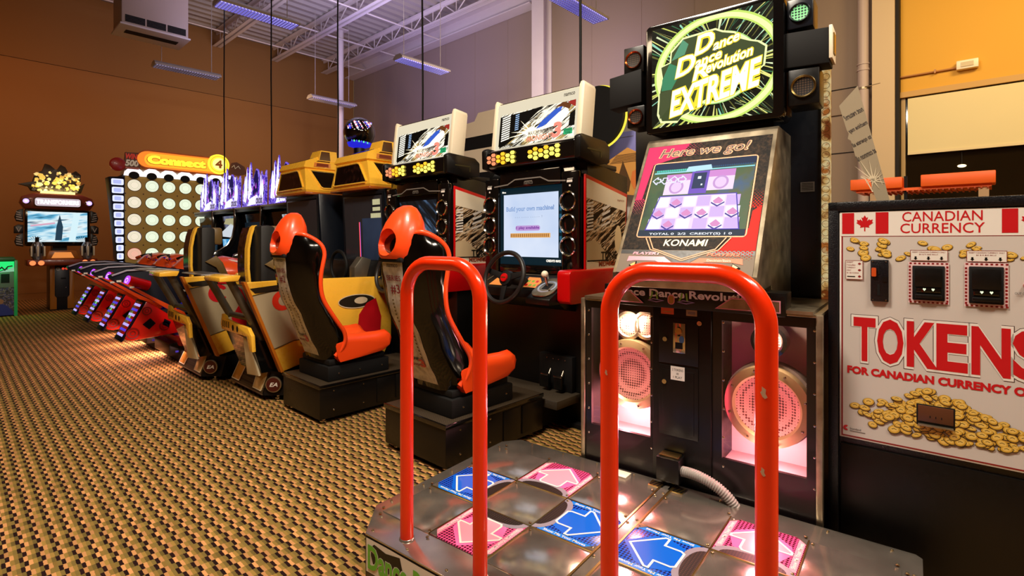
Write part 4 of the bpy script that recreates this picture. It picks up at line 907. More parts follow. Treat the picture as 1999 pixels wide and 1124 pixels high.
Mk = frame((4.72, 2.95, 2.05), (0, -1, 0), (0, 0, 1)); b.poly([(.0, -.02), (.05, .02), (.12, -.03), (.17, .12), (.22, .0), (.26, -.1), (.24, -.2), (.0, -.18)], mat('brown_print', '#5a3c1c', 0.5), Mk, .032); b.poly([(.26, -.1), (.28, .0), (.34, .03), (.38, -.04), (.36, -.14), (.3, -.18)], mat('flame_print', '#e8803c', 0.5), Mk, .033)
for k in range(7): b.rect(.02 + k * 0.012, .14 - k * 0.0 + 0.013 * (k - 3), .36, .146 + 0.013 * (k - 3), MATS['brown_print'], Mk, .0315)
part('picture_board', b, t, 'orange cut-out picture board')
t = thing('disc_topper', 'big round black topper with a yellow rim above the kiosk', 'sign', (4.6, 3.03, 0))
b = MB(); b.lathe([(0.001, -0.03), (0.32, -0.03), (0.32, 0.03), (0.001, 0.03)], BLKM, frame((4.6, 3.03, 2.64), (0, -1, 0), (0, 0, 1)), 64); b.box((4.6, 2.95, 2.0), (4.66, 3.15, 2.5), BLKM); b.box((4.6, 2.98, 0.0), (4.66, 3.12, 2.02), BLKM); part('disc', b, t)
b = MB(); b.lathe([(0.32, -0.04), (0.335, -0.04), (0.335, -0.02), (0.32, -0.02)], glow('yellow_rim', '#ffe94a', 1.1), frame((4.6, 3.03, 2.64), (0, -1, 0), (0, 0, 1)), 64); part('rim', b, t)
b = MB(); b.box((4.54, 3.06, 2.40), (4.565, 3.22, 2.60), BLK, 0.004); part('back_plate', b, t)
# glossy ball topper
t = thing('ball_topper', 'glossy black ball with blue light standing above the yellow hoods', 'topper', (4.5, 7.508, 0))
b = MB(); b.ball((4.5, 7.508, 3.09), 0.25, mat('black_mirror', '#08080c', 0.05, coat=1.0), 48); part('ball', b, t)
b = MB(); Mb_ = Matrix.Translation((4.5, 7.508, 3.09)) @ Matrix.Rotation(rad(60), 4, (0.9, -0.3, 0))
b2 = MB()
for k in range(9):
    a = rad(205 + k * 11); d = V((math.cos(a) * 0.72, math.sin(a) * 0.72, -0.55 + k * -0.02)).normalized(); p = V((4.5, 7.508, 3.09)) + d * 0.251
    b2.ball(p, 0.016, glow('green_dash', '#6cf0b0', 1.2) if k % 2 else glow('blue_dash', '#4a5aff', 1.0), 10, (0.8, 0.8, 1.2))
for i in range(6):  # reflections of lights on the gloss, made as small glowing beads
    for k in range(10):
        a = rad(188 + k * 9 + i * 6); d = V((math.cos(a), math.sin(a), 0.15 + i * 0.11)).normalized(); p = V((4.5, 7.508, 3.09)) + d * 0.2505
        if (i * 7 + k * 3) % 4: b2.ball(p, 0.008 + 0.005 * ((i + k) % 3), glow(*[('violet_glint', '#9a8cff', 1.2), ('white_glint', '#f4f0ff', 1.4), ('blue_glint', '#3a3aff', 0.9), ('pink_glint', '#ff9ab0', 1.0)][(i * 3 + k) % 4]), 8)
part('glints_and_dashes', b2, t)
b = MB(); b.lathe([(0.02, 0), (0.17, 0.05), (0.2, 0.13)], glow('ball_blue', '#2a2ae8', 0.8), Matrix.Translation((4.5, 7.508, 2.825)), 32); part('blue_cup', b, t)
b = MB(); b.cyl((4.5, 7.508, 0), (4.5, 7.508, 2.84), 0.09, BLK); b.box((4.2, 7.2, 0), (4.9, 7.8, 1.9), BLKM, 0.02); part('stand', b, t)
# ------------------------------------------------------------------ two street racing machines with orange bucket seats
m_speed = node_mat('speed_picture', streaks([(0.30, '#050505'), (0.42, '#14100c'), (0.47, '#f6ecd0'), (0.53, '#fffdf0'), (0.56, '#1a1410'), (0.66, '#d8b870'), (0.72, '#fff4d8')], 1.25, -0.45, 4.0, 34.0, 'YZ'))
m_speed_s = node_mat('speed_picture_side', streaks([(0.36, '#080605'), (0.47, '#1a120c'), (0.52, '#c8a070'), (0.57, '#f4e4c4'), (0.6, '#120c08'), (0.7, '#70501e')], 0.0, 0.5, 4.5, 30.0, 'XZ', 4.0))
m_cream_lit = glow('cream_lit', '#f3e6c8', 0.92)
m_shell = mat('gloss_black_shell', '#050403', 0.12, coat=0.25, spec=0.35)
m_spine = node_mat('seat_sticker', blotches([(0.35, '#a8a49e'), (0.5, '#dcd8d0'), (0.62, '#b8b2aa'), (0.7, '#8c7a4c')], 9, 0, 0.3))
m_plate = node_mat('tread_plate', dots('#2b2218', '#6b5634', 0.016, 1.1, 0.5))
hexl = [glow('lamp_amber', '#ffb52a', 1.6), glow('lamp_yellow', '#ffe25a', 2.0), glow('lamp_pink', '#ff9a6a', 1.1)]
def boolean(mb_a, mb_b, name, org):
    a = bpy.data.objects.new('a', mb_a.mesh('a')); c = bpy.data.objects.new('c', mb_b.mesh('c')); COL.objects.link(a); COL.objects.link(c)
    md = a.modifiers.new('d', 'BOOLEAN'); md.operation = 'DIFFERENCE'; md.object = c; md.solver = 'EXACT'
    me = bpy.data.meshes.new_from_object(a.evaluated_get(bpy.context.evaluated_depsgraph_get()))
    for o in (a, c):
        d = o.data; bpy.data.objects.remove(o); bpy.data.meshes.remove(d)
    me.transform(Matrix.Translation(-V(org))); me.name = name; me.set_sharp_from_angle(angle=rad(50)); return me

def racer(label, shift, lit):
    Yc = 2.59
    t = thing('racing_machine', label, 'racing game', (2.6, 2.62, 0), 0, 'street racing machines with orange bucket seats', shift)
    # seat platform
    b = MB(); b.box((1.94, 2.31, 0.035), (2.82, 2.92, 0.275), BLK, 0.004)
    for x in (2.42, 2.6): b.box((x, 2.304, 0.06), (x + 0.16, 2.312, 0.25), BLK, 0.002)
    for x in (2.05, 2.3, 2.45, 2.57, 2.62, 2.74):
        for z in (0.09, 0.235): b.lathe([(0.007, 0), (0.005, 0.004), (0.001, 0.005)], CHROME, frame((x, 2.309, z), (1, 0, 0), (0, 0, 1)), 8)
    b.box((2.82, 2.35, 0.03), (3.1, 2.9, 0.2), BLKM)
    p = part('seat_platform', b, t)
    b = MB(); b.box((1.935, 2.305, 0.272), (2.82, 2.925, 0.287), m_plate, 0.003); b.box((1.932, 2.302, 0.26), (1.945, 2.928, 0.289), BLKG, 0.003); b.box((1.932, 2.300, 0.262), (2.82, 2.308, 0.289), BLKG, 0.002); part('tread_plate', b, p)
    for x, y in ((2.0, 2.37), (2.0, 2.86), (2.75, 2.37)): b = MB(); b.cyl((x, y, 0), (x, y, 0.045), 0.018, CHROME); b.cyl((x, y, 0), (x, y, 0.012), 0.03, CHROME); part('foot', b, p)
    b = MB(); b.box((2.03, 2.36, 0.285), (2.57, 2.84, 0.40), BLKM, 0.012); b.box((2.05, 2.38, 0.40), (2.54, 2.82, 0.445), BLKM, 0.01)
    for x in (2.12, 2.3, 2.5): b.lathe([(0.007, 0), (0.005, 0.004), (0.001, 0.005)], CHROME, frame((x, 2.359, 0.34), (1, 0, 0), (0, 0, 1)), 8)
    part('seat_pedestal', b, t)
    # bucket shell
    rows = [(0.44, 2.03, 2.06, .20), (0.475, 2.02, 2.09, .235), (0.53, 2.0, 2.14, .25), (0.6, 1.96, 2.165, .255), (0.66, 1.94, 2.15, .256), (0.72, 1.915, 2.105, .256), (0.80, 1.89, 2.05, .256), (0.9, 1.835, 1.985, .256), (0.98, 1.81, 1.962, .256), (1.08, 1.79, 1.958, .257), (1.17, 1.775, 1.975, .256), (1.25, 1.768, 1.998, .25), (1.31, 1.775, 1.985, .24), (1.355, 1.785, 1.945, .222), (1.39, 1.80, 1.89, .19)]
    def ringpts(z, xb, xf, w, inset):
        i = inset; q = []
        prof = [(xb + i, .0), (xb + i, .122), (xb + i + .02, .155), (xb + i + .06, .19), (xb + i + .105, w - i), (max(xf, xb + i + .11), w - i)]
        left = [(x, Yc + y, z) for x, y in prof]; right = [(x, Yc - y, z) for x, y in prof[::-1][:-1]]
        return right, left
    def shell(inset, th, m, rr):
        b = MB(); rings = []
        for z, xb, xf, w in rr:
            r, l = ringpts(z, xb, xf, w, inset); r2, l2 = ringpts(z, xb, xf, w, inset + th)
            o = r + l; inn = (r2 + l2)[::-1]
            rings.append(o + inn)
        b.loft(rings, m); return b
    part('seat_shell', shell(0.0, 0.014, m_shell, rows), t, 'glossy black seat shell', sharp=60)
    part('seat_back_padding', shell(0.015, 0.05, OSEAT, rows[1:-1]), t, sharp=60)
    b = MB()
    for s in (-1, 1):
        pth = [(1.83, Yc + s * .115, 1.375), (1.835, Yc + s * .15, 1.40), (1.86, Yc + s * .195, 1.40)] + [(xf, Yc + s * (w - .004), z) for z, xb, xf, w in rows[::-1][1:-1]]
        sm = []
        for i in range(len(pth) - 1):
            for k in range(3): sm.append(V(pth[i]).lerp(V(pth[i + 1]), k / 3))
        sm.append(V(pth[-1]))
        for _ in range(2): sm = [sm[0]] + [(sm[i - 1] + sm[i] * 2 + sm[i + 1]) / 4 for i in range(1, len(sm) - 1)] + [sm[-1]]
        b.tube(sm, 0.017, OSEAT, 10)
    part('seat_edge_trim', b, t)
    # headrest with a belt opening
    a = MB(); rg = []
    for z, x0, x1, w in ((1.245, 1.735, 1.88, .125), (1.27, 1.722, 1.91, .142), (1.33, 1.722, 1.94, .152), (1.40, 1.738, 1.955, .148), (1.46, 1.765, 1.95, .128), (1.51, 1.795, 1.935, .10), (1.545, 1.825, 1.92, .068), (1.562, 1.855, 1.9, .03)):
        cx, rx = (x0 + x1) / 2, (x1 - x0) / 2; rg.append([(cx + rx * abs(math.cos(q)) ** .8 * (1 if math.cos(q) > 0 else -1), Yc + w * abs(math.sin(q)) ** .8 * (1 if math.sin(q) > 0 else -1), z) for q in [2 * math.pi * k / 36 for k in range(36)]])
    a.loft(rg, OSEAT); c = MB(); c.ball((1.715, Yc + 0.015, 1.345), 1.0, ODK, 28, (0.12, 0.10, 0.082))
    ob = bpy.data.objects.new('headrest', boolean(a, c, 'headrest', ORG[t])); COL.objects.link(ob); ob.parent = t; ORG[ob] = ORG[t]; ob['label'] = 'orange headrest with a belt opening'
    b = MB(); b.box((1.745, Yc - .115, 1.225), (1.86, Yc + .115, 1.255), BLKM, 0.01); part('headrest_mount', b, t)
    # white sticker down the spine
    b = MB(); n = len(rows); L_ = []
    for z, xb, xf, w in rows[:-3]:
        hw = 0.08 + 0.04 * (1.25 - z) / 0.78 if z < 1.0 else (0.08 if z < 1.17 else 0.1); L_.append([(xb - 0.003, Yc - hw, z), (xb - 0.003, Yc + hw, z)])
    b.loft(L_[1:], m_spine, closed=False, caps=False)
    def on_spine(z):
        for i in range(len(rows) - 1):
            if rows[i][0] <= z <= rows[i + 1][0]:
                k = (z - rows[i][0]) / (rows[i + 1][0] - rows[i][0]); return rows[i][1] + k * (rows[i + 1][1] - rows[i][1])
    def sf(z): x = on_spine(z); return frame((x - 0.004, Yc, z), (0, -1, 0), (on_spine(z + .03) - x, 0, .03))
    b.text('namco', -.055, .0, .055, .02, GREY, sf(1.195), 0.002, 0.02)
    mr = mat('sticker_maroon', '#8a2430', 0.4)
    b.text('SERIES', -.072, .0, .072, .032, mr, sf(1.115), 0.002, 0.01)
    b.text('#3' if lit else '#2', -.045, .0, .05, .06, mr, sf(1.035), 0.002, 0.01)
    for s in (-1, 1):
        for k in range(17):
            z = 0.99 - k * 0.022; M = sf(z); b.poly([(s * (.045 + k * .0012), 0), (s * (.03 + k * .0012), .004), (s * (.03 + k * .0012), .014), (s * (.045 + k * .0012), .012)], mat('track_print', '#6b5a2a', 0.5), M, 0.0025)
    b.text('3', .02, .0, .075, .06, RED, sf(0.58), 0.0035, 0.05); b.text('MIDNIGHT', -.075, .006, .03, .028, mr, sf(0.575), 0.003, 0.03); b.text('TUNE', -.06, .0, .02, .02, BLK, sf(0.62), 0.003, 0.03)
    part('spine_sticker', b, t, 'long white sticker with lettering', sharp=60)
    # cushion
    b = MB(); rg = []
    for y, dz, dx in ((-.255, -.045, -.02), (-.25, .0, 0), (-.21, .02, 0), (-.15, -.02, 0), (0, -.045, 0), (.15, -.02, 0), (.21, .02, 0), (.25, .0, 0), (.255, -.045, -.02)):
        top = [(2.10, .60), (2.15, .615), (2.3, .605), (2.45, .60), (2.53, .605), (2.565, .585), (2.578, .555)]
        rg.append([(x + dx, Yc + y, z + dz) for x, z in top] + [(2.565 + dx, Yc + y, .50), (2.5 + dx, Yc + y, .462), (2.3 + dx, Yc + y, .44), (2.12, Yc + y, .428), (2.10, Yc + y, .46)])
    b.loft(rg, OSEAT); part('seat_cushion', b, t, sharp=70)
    # cabinet
    b = MB(); b.yprism([(3.12, 0.03), (3.68, 0.03), (3.68, 1.86), (3.12, 1.93), (3.12, 1.0)], 2.14, 3.14, BLK, 0.004); b.box((3.06, 2.14, 0.0), (3.6, 3.14, 0.03), BLKM); part('cabinet', b, t)
    G_ = frame((3.06, 3.14, 0), (0, -1, 0), (0, 0, 1)); w_ = 1.0
    b = MB(); ou = [(0.03, 1.14), (0.1, 1.075), (0.9, 1.075), (0.97, 1.13), (0.985, 1.8), (0.9, 1.91), (0.1, 1.91), (0.015, 1.8)]
    b.prism(ou, -0.08, -0.02, BLKG, G_, 0.006)
    fr = [(0.0, 0.175, 1.1, 1.86), (0.80, 0.97, 1.1, 1.86), (0.17, 0.81, 1.1, 1.165), (0.17, 0.81, 1.77, 1.9)]
    for u0, u1, v0, v1 in fr: b.box((u0 + 0.02, v0, -0.04), (u1, v1, 0.012), BLKG, 0.012, G_)
    b.outline([(0.13, 1.79), (0.28, 1.80), (0.36, 1.835), (0.62, 1.835), (0.70, 1.80), (0.86, 1.79)], 0.01, GREY, G_, 0.014, False)
    b.text('namco', 0.455, 1.79, 0.545, 1.81, GREY, G_, 0.014); b.rect(0.46, 1.812, 0.54, 1.817, GREY, G_, 0.014)
    for u in (0.05, 0.87): b.rect(u, 1.775, u + 0.05, 1.793, WHT, G_, 0.014); b.rect(u + 0.005, 1.80, u + 0.055, 1.803, WHT, G_, 0.014); b.rect(u + 0.02, 1.745, u + 0.035, 1.758, WHT, G_, 0.014)
    bz = part('bezel', b, t)
    for u in (0.085, 0.885):
        for v in (1.64, 1.475, 1.31):
            Ms = G_ @ Matrix.Translation((u, v, 0.012)); b = MB(); b.lathe([(0.072, 0.0), (0.073, 0.014), (0.066, 0.02), (0.058, 0.012)], CHROME, Ms, 36); sp = part('speaker_ring', b, t)
            b = MB(); b.lathe([(0.06, 0.01), (0.045, -0.006), (0.02, -0.012), (0.001, -0.010)], mat('speaker_cone', '#0a0807', 0.85, spec=0.15), Ms, 32); part('speaker_cone', b, sp)
    b = MB(); b.rect(0.175, 1.16, 0.815, 1.775, mat('screen_glass_dark', '#06090c', 0.08, spec=0.8), G_, -0.015)
    if lit:
        b.rect(0.175, 1.16, 0.815, 1.775, glow('screen_teal', '#12303c', 0.5), G_, -0.0145)
        b.rect(0.215, 1.225, 0.775, 1.72, node_mat('screen_pale', blotches([(0.3, '#b8cdf0'), (0.7, '#dfe9fb')], 2.0, 1.0)), G_, -0.012)
        sb = glow('screen_blue', '#5f86c8', 0.8); b.text('Build your own machine!', 0.245, 1.575, 0.735, 1.622, sb, G_, -0.010, 0.03); b.text('Build your own machine!', 0.249, 1.579, 0.731, 1.618, glow('screen_lblue', '#a8c4ee', 1.0), G_, -0.009, 0.0)
        b.text('- - -  - - - -  - - - - -  !', 0.34, 1.53, 0.62, 1.545, glow('screen_grey', '#7a8aa8', 0.7), G_, -0.010)
        b.poly(rrect(0.345, 1.43, 0.60, 1.47, 0.02), glow('screen_pill', '#c8a0e0', 0.9), G_, -0.010); b.text('1 play available', 0.355, 1.437, 0.59, 1.464, glow('screen_purple', '#8a3ab0', 0.8), G_, -0.009, 0.03)
        b.rect(0.29, 1.375, 0.70, 1.41, glow('screen_orange', '#f0b870', 0.95), G_, -0.010)
        for k in range(20): b.rect(0.295 + k * 0.02, 1.38, 0.305 + k * 0.02, 1.405, glow('screen_orange_d', '#a8642a', 0.8), G_, -0.009)
        b.text('CREDITS 00/02', 0.66, 1.19, 0.80, 1.208, WHITE_L, G_, -0.010, 0.03); b.text('Menu', 0.20, 1.735, 0.24, 1.75, WHITE_L, G_, -0.010, 0.02)
        for k in range(6): b.rect(0.785, 1.3 + k * 0.055, 0.805, 1.33 + k * 0.055, glow('screen_tint', '#2a6a8a', 0.7), G_, -0.010)
    else:
        b.rect(0.215, 1.22, 0.775, 1.725, node_mat('screen_dim', streaks([(0.4, '#05070a'), (0.55, '#16202c'), (0.66, '#5a7aa0'), (0.72, '#b8cce0')], 0.55, 0.7, 3.0, 20.0, 'YZ', 2.0)), G_, -0.012)
    part('screen', b, bz)
    # visor with honeycomb lamps
    b = MB(); b.yprism([(2.99, 1.945), (2.985, 2.065), (3.0, 2.08), (3.3, 2.085), (3.3, 1.9), (3.03, 1.93)], 2.155, 3.065, BLKG, 0.01); vs_ = part('visor', b, t)
    for y in (2.10, 3.03):
        b = MB(); b.yprism([(2.975, 1.935), (2.97, 2.085), (3.0, 2.105), (3.30, 2.09), (3.36, 2.05), (3.36, 1.93), (3.2, 1.90)], y, y + 0.055, BLK, 0.012)
        if y < 2.5: b.yprism([(3.06, 2.0), (3.06, 2.012), (3.24, 2.012), (3.24, 1.96), (3.228, 1.96), (3.228, 2.0)], y - 0.002, y, mat('visor_slot', '#2e2a12', 0.4))
        part('visor_end', b, vs_)
    Hf = frame((2.984, 3.065, 1.945), (0, -1, 0), (-0.005, 0, 0.12)); k = 0
    for c0, cols in ((0.06, 6), (0.50, 6)):
        for i in range(cols):
            for j in range(3 if i % 2 else 2):
                u = c0 + i * 0.052; v = (0.026 + j * 0.034) if i % 2 else (0.043 + j * 0.034)
                mm = hexl[2] if (c0 < .3 and i < 2) else (hexl[1] if j < 1 + (i % 2) and c0 > .3 or i > 3 else hexl[0])
                b = MB(); b.lathe([(0.024, 0.0), (0.022, 0.006), (0.012, 0.009), (0.001, 0.010)], mm, Hf @ Matrix.Translation((u, v, 0.0)) @ Matrix.Diagonal((1.0, 0.68, 1, 1)), 6); part('lamp', b, vs_)
    # light box
    B = frame((3.08, 3.05, 2.075), (0, -1, 0), (0.05, 0, 0.42)); b = MB()
    b.box((0.0, 0.0, -0.10), (0.86, 0.415, -0.01), CREAM, 0.006, B); b.box((0.02, 0.405, -0.09), (0.83, 0.42, -0.012), BLK, 0.002, B); lb = part('light_box', b, t)
    for u0, u1 in ((-0.025, 0.015), (0.838, 0.885)): b = MB(); b.prism([(u0, 0.0), (u1, 0.0), (u1, 0.42), (u1 - 0.01, 0.445), (u0 + 0.012, 0.445), (u0, 0.42)], -0.14, 0.008, CREAM, B, 0.006); part('side_cheek', b, lb)
    b = MB(); b.rect(0.015, 0.0, 0.838, 0.405, m_cream_lit, B, 0.0005); b.rect(0.06, 0.035, 0.815, 0.315, m_speed, B, 0.001)
    dk, wh = glow('pic_black', '#0a0806', 0.5), glow('pic_white', '#fff8e4', 1.5)
    b.poly([(0.05, 0.05), (0.05, 0.30), (0.36, 0.31), (0.50, 0.32), (0.40, 0.25), (0.30, 0.19), (0.22, 0.10), (0.12, 0.05)], dk, B, 0.0015)
    for k in range(11): b.poly([(0.075, 0.09 + k * 0.019), (0.165, 0.105 + k * 0.019), (0.165, 0.115 + k * 0.019), (0.075, 0.1 + k * 0.019)], wh, B, 0.002)
    for k in range(8): b.poly([(0.22, 0.165 + k * 0.017), (0.26, 0.17 + k * 0.017), (0.26, 0.178 + k * 0.017), (0.22, 0.173 + k * 0.017)], glow('pic_sky', '#a8c8f0', 1.1), B, 0.002)
    b.poly([(0.42, 0.12), (0.55, 0.17), (0.67, 0.24), (0.70, 0.29), (0.62, 0.27), (0.5, 0.2)], glow('pic_blue', '#3a62d0', 1.0), B, 0.002); b.poly([(0.5, 0.13), (0.68, 0.15), (0.76, 0.22), (0.74, 0.28), (0.66, 0.24), (0.58, 0.19)], wh, B, 0.0024)
    b.poly([(0.62, 0.29), (0.7, 0.315), (0.78, 0.29), (0.76, 0.25), (0.7, 0.28)], glow('pic_brown', '#7a4420', 0.8), B, 0.0026); b.poly([(0.74, 0.31), (0.815, 0.315), (0.815, 0.26), (0.78, 0.28)], glow('pic_red', '#b03028', 0.9), B, 0.0027); b.poly([(0.76, 0.12), (0.815, 0.12), (0.815, 0.24), (0.77, 0.22)], dk, B, 0.002)
    for k in range(14):
        a = rad(-20 + k * 27); b.poly([(0.40 + .02 * math.cos(a + 1.57) * .4, 0.13 + .02 * math.sin(a + 1.57) * .4), (0.40 + math.cos(a) * (0.15 + .07 * (k % 3)), 0.13 + math.sin(a) * (0.08 + .04 * (k % 2))), (0.40 - .02 * math.cos(a + 1.57) * .4, 0.13 - .02 * math.sin(a + 1.57) * .4)], glow('pic_flare', '#fff0c8', 2.0), B, 0.003)
    b.ell(0.40, 0.13, 0.06, 0.035, glow('pic_flare', '#fff0c8', 2.0), B, 0.0031)
    b.text('namco', 0.70, 0.355, 0.80, 0.378, BLK, B, 0.0015, 0.02)
    b.text('MAXIMUM TUNE', 0.37, 0.10, 0.62, 0.135, glow('pic_grey', '#a89a8a', 0.9), B, 0.0034, 0.03); b.text('MIDNIGHT', 0.36, 0.05, 0.62, 0.095, glow('pic_salmon', '#e89878', 1.1), B, 0.0035, 0.03); b.text('3', 0.61, 0.05, 0.70, 0.17, glow('pic_rose', '#f0907c', 1.15), B, 0.0036, 0.05, 0.1)
    b.rect(0.72, 0.06, 0.80, 0.105, glow('pic_green', '#2fc07a', 0.9), B, 0.0034); b.text('EXTENDED', 0.725, 0.085, 0.795, 0.10, BLK, B, 0.0038, 0.02); b.text('TUNE', 0.735, 0.064, 0.785, 0.08, BLK, B, 0.0038, 0.02)
    for k in range(4): b.rect(0.06, 0.03 + k * 0.009, 0.34, 0.033 + k * 0.009, dk, B, 0.0031)
    part('picture_face', b, lb)
    # side panels with art
    for s, y in ((-1, 2.135),):
        S_ = frame((3.08, y, 0), (1, 0, 0), (0, 0, 1)) if s < 0 else frame((3.66, y, 0), (-1, 0, 0), (0, 0, 1)); b = MB()
        b.prism([(0.0, 1.06), (0.52, 1.0), (0.58, 1.72), (0.0, 1.83)], -0.01, 0.005, RED, S_, 0.002)
        b.poly([(0.012, 1.07), (0.51, 1.012), (0.565, 1.695), (0.012, 1.80)], m_speed_s, S_, 0.0056)
        b.poly([(0.012, 1.66), (0.555, 1.58), (0.565, 1.695), (0.012, 1.80)], CREAM, S_, 0.0062); b.poly([(0.012, 1.07), (0.51, 1.012), (0.52, 1.14), (0.012, 1.21)], CREAM, S_, 0.0062); b.rect(0.02, 1.2, 0.3, 1.21, BLKM, S_, 0.0066)
        b.poly([(0.012, 1.21), (0.26, 1.18), (0.26, 1.27), (0.12, 1.36), (0.012, 1.34)], mat('tan_print', '#cbb48c', 0.45), S_, 0.0062)
        for k in range(9): b.poly([(0.02, 1.42 + k * 0.024), (0.1, 1.43 + k * 0.024), (0.1, 1.443 + k * 0.024), (0.02, 1.432 + k * 0.024)], WHT, S_, 0.0066)
        for k in range(4): b.poly([(0.2 + .01 * k, 1.45 + k * 0.042), (0.32, 1.485 + k * 0.042), (0.33, 1.505 + k * 0.042), (0.21, 1.47 + k * 0.042)], WHT, S_, 0.0066)
        b.ell(0.44, 1.36, 0.05, 0.11, mat('tan_glow', '#e8d0a0', 0.45), S_, 0.0064); b.rect(0.46, 1.12, 0.51, 1.24, RED, S_, 0.0068); b.text('3', 0.465, 1.13, 0.505, 1.23, WHT, S_, 0.0072, 0.04)
        b.text('TUNE', 0.2, 1.21, 0.42, 1.27, BLK, S_, 0.0068, 0.03); b.text('MIDNIGHT', 0.17, 1.16, 0.45, 1.20, mat('rust_print', '#9a3a18', 0.5), S_, 0.0068, 0.04); b.text('namco', 0.43, 1.655, 0.53, 1.67, mat('rust_print', '#9a3a18', 0.5), S_, 0.007)
        part('side_panel', b, t)
        b = MB(); Sw = frame((2.88, y - 0.005 if s < 0 else y + 0.005, 0), (1, 0, 0), (0, 0, 1)) if s < 0 else frame((3.5, y + 0.005, 0), (-1, 0, 0), (0, 0, 1))
        pts = rrect(0.0, 0.91, 0.62, 1.145, 0.035) if s < 0 else rrect(0.0, 0.91, 0.62, 1.145, 0.035); b.prism(pts, -0.10, 0.01, RED, Sw, 0.006); part('red_wing', b, t)
    b = MB(); b.box((3.2, 2.2, 1.90), (3.62, 3.1, 1.945), BLK, 0.01); part('roof_cap', b, t)
    # dash, wheel, shifter, pedals
    b = MB(); b.yprism([(2.98, 0.86), (3.12, 0.83), (3.12, 1.10), (3.06, 1.10), (2.9, 0.99), (2.88, 0.93)], 2.24, 3.04, BLK, 0.006)
    D_ = frame((2.9, 3.04, 0.992), (0, -1, 0), (0.16, 0, 0.108)); b.outline([(0.02, 0.02), (0.08, 0.17), (0.60, 0.17), (0.72, 0.02)], 0.01, SILV, D_, 0.004, False)
    ds = part('dashboard', b, t)
    oc = mat('orange_card', '#f0964a', 0.45); b = MB(); b.poly([(0.1, 0.02), (0.13, 0.13), (0.32, 0.13), (0.32, 0.02)], oc, D_, 0.003); part('instruction_card', b, ds); b = MB(); b.poly([(0.44, 0.02), (0.44, 0.14), (0.55, 0.14), (0.66, 0.02)], oc, D_, 0.003)
    for k in range(7): b.rect(0.46 + (k % 4) * 0.04, 0.035 + (k // 4) * 0.045, 0.485 + (k % 4) * 0.04, 0.06 + (k // 4) * 0.045, mat('card_green', '#7fae3a', 0.5) if k % 3 else RED, D_, 0.0036); 
    part('instruction_card', b, ds)
    Wm = frame((2.74, 2.61, 1.085), (0, -1, 0), (0.30, 0, 1.0)); b = MB()
    ring = [(0.187 * math.cos(2 * math.pi * k / 48), 0.187 * math.sin(2 * math.pi * k / 48), 0) for k in range(48)]; b.tube(ring, 0.0175, mat('wheel_rubber', '#171412', 0.42), 12, True, Wm); wl = part('steering_wheel', b, t)
    b = MB()
    for a in (-90, 15, 165): ca_, sa_ = math.cos(rad(a)), math.sin(rad(a)); b.prism([(ca_ * .03 - sa_ * .026, sa_ * .03 + ca_ * .026), (ca_ * .185 - sa_ * .018, sa_ * .185 + ca_ * .018), (ca_ * .185 + sa_ * .018, sa_ * .185 - ca_ * .018), (ca_ * .03 + sa_ * .026, sa_ * .03 - ca_ * .026)], -0.03, -0.018, BLKM, Wm, 0.003)
    b.lathe([(0.06, -0.05), (0.055, -0.012), (0.03, -0.006), (0.001, -0.005)], BLKM, Wm, 28); b.cyl((0, 0, -0.05), (0, 0.02, -0.24), 0.035, BLKM, M=Wm); part('spokes', b, wl)
    b = MB(); b.lathe([(0.032, -0.006), (0.030, 0.004), (0.001, 0.006)], RED, Wm, 28); b.rect(-.02, -.004, .02, .004, BRASS, Wm, 0.0066); part('horn_button', b, wl)
    b = MB(); b.prism([(0.0, 0.0), (0.26, 0.0), (0.26, 0.14), (0.24, 0.17), (0.0, 0.045)], 0, 0.22, BLK, Matrix(((1, 0, 0, 2.80), (0, 0, -1, 2.455), (0, 1, 0, 0.90), (0, 0, 0, 1))), 0.01); sh = part('shifter_box', b, t)
    Mh = frame((2.80, 2.455, 0.948), (0, -1, 0), (0.24, 0, 0.125)); b = MB(); b.prism(rrect(0.015, 0.015, 0.205, 0.255, 0.07), 0, 0.012, SILV, Mh, 0.004); b.annulus(0.11, 0.135, 0.06, 0.075, CHROME, Mh, 0.0125); b.rect(0.08, 0.10, 0.14, 0.175, BLKM, Mh, 0.013); part('shifter_plate', b, sh)
    b = MB(); b.cyl((0.11, 0.14, 0.01), (0.11, 0.15, 0.09), 0.009, CHROME, M=Mh); b.ball(Mh @ V((0.11, 0.152, 0.105)), 0.026, CREAM); part('gear_lever', b, sh)
    b = MB(); b.box((3.07, 2.24, 0.24), (3.13, 2.55, 0.50), BLKM, 0.006); b.box((2.84, 2.2, 0.18), (3.12, 3.05, 0.24), GRIT, 0.006)
    for y in (2.30, 2.36, 2.41, 2.47): b.lathe([(0.006, 0), (0.004, 0.004), (0.001, 0.005)], CHROME, frame((3.068, y, 0.47), (0, -1, 0), (0, 0, 1)), 8)
    pb = part('pedal_box', b, t)
    for y in (2.32, 2.44): b = MB(); b.box((3.0, y - 0.035, 0.27), (3.03, y + 0.035, 0.36), BLK, 0.006); b.box((2.995, y - 0.034, 0.355), (3.03, y + 0.034, 0.365), CHROME, 0.002); b.cyl((3.02, y, 0.3), (3.1, y, 0.42), 0.01, CHROME); part('pedal', b, pb)
    return t
racer('racing machine with lit pale screen and orange bucket seat beside the dance cabinet', (0, 0, 0), True)
racer('racing machine with dim screen and orange bucket seat beside the yellow car body', (-0.10, 1.30, 0), False)
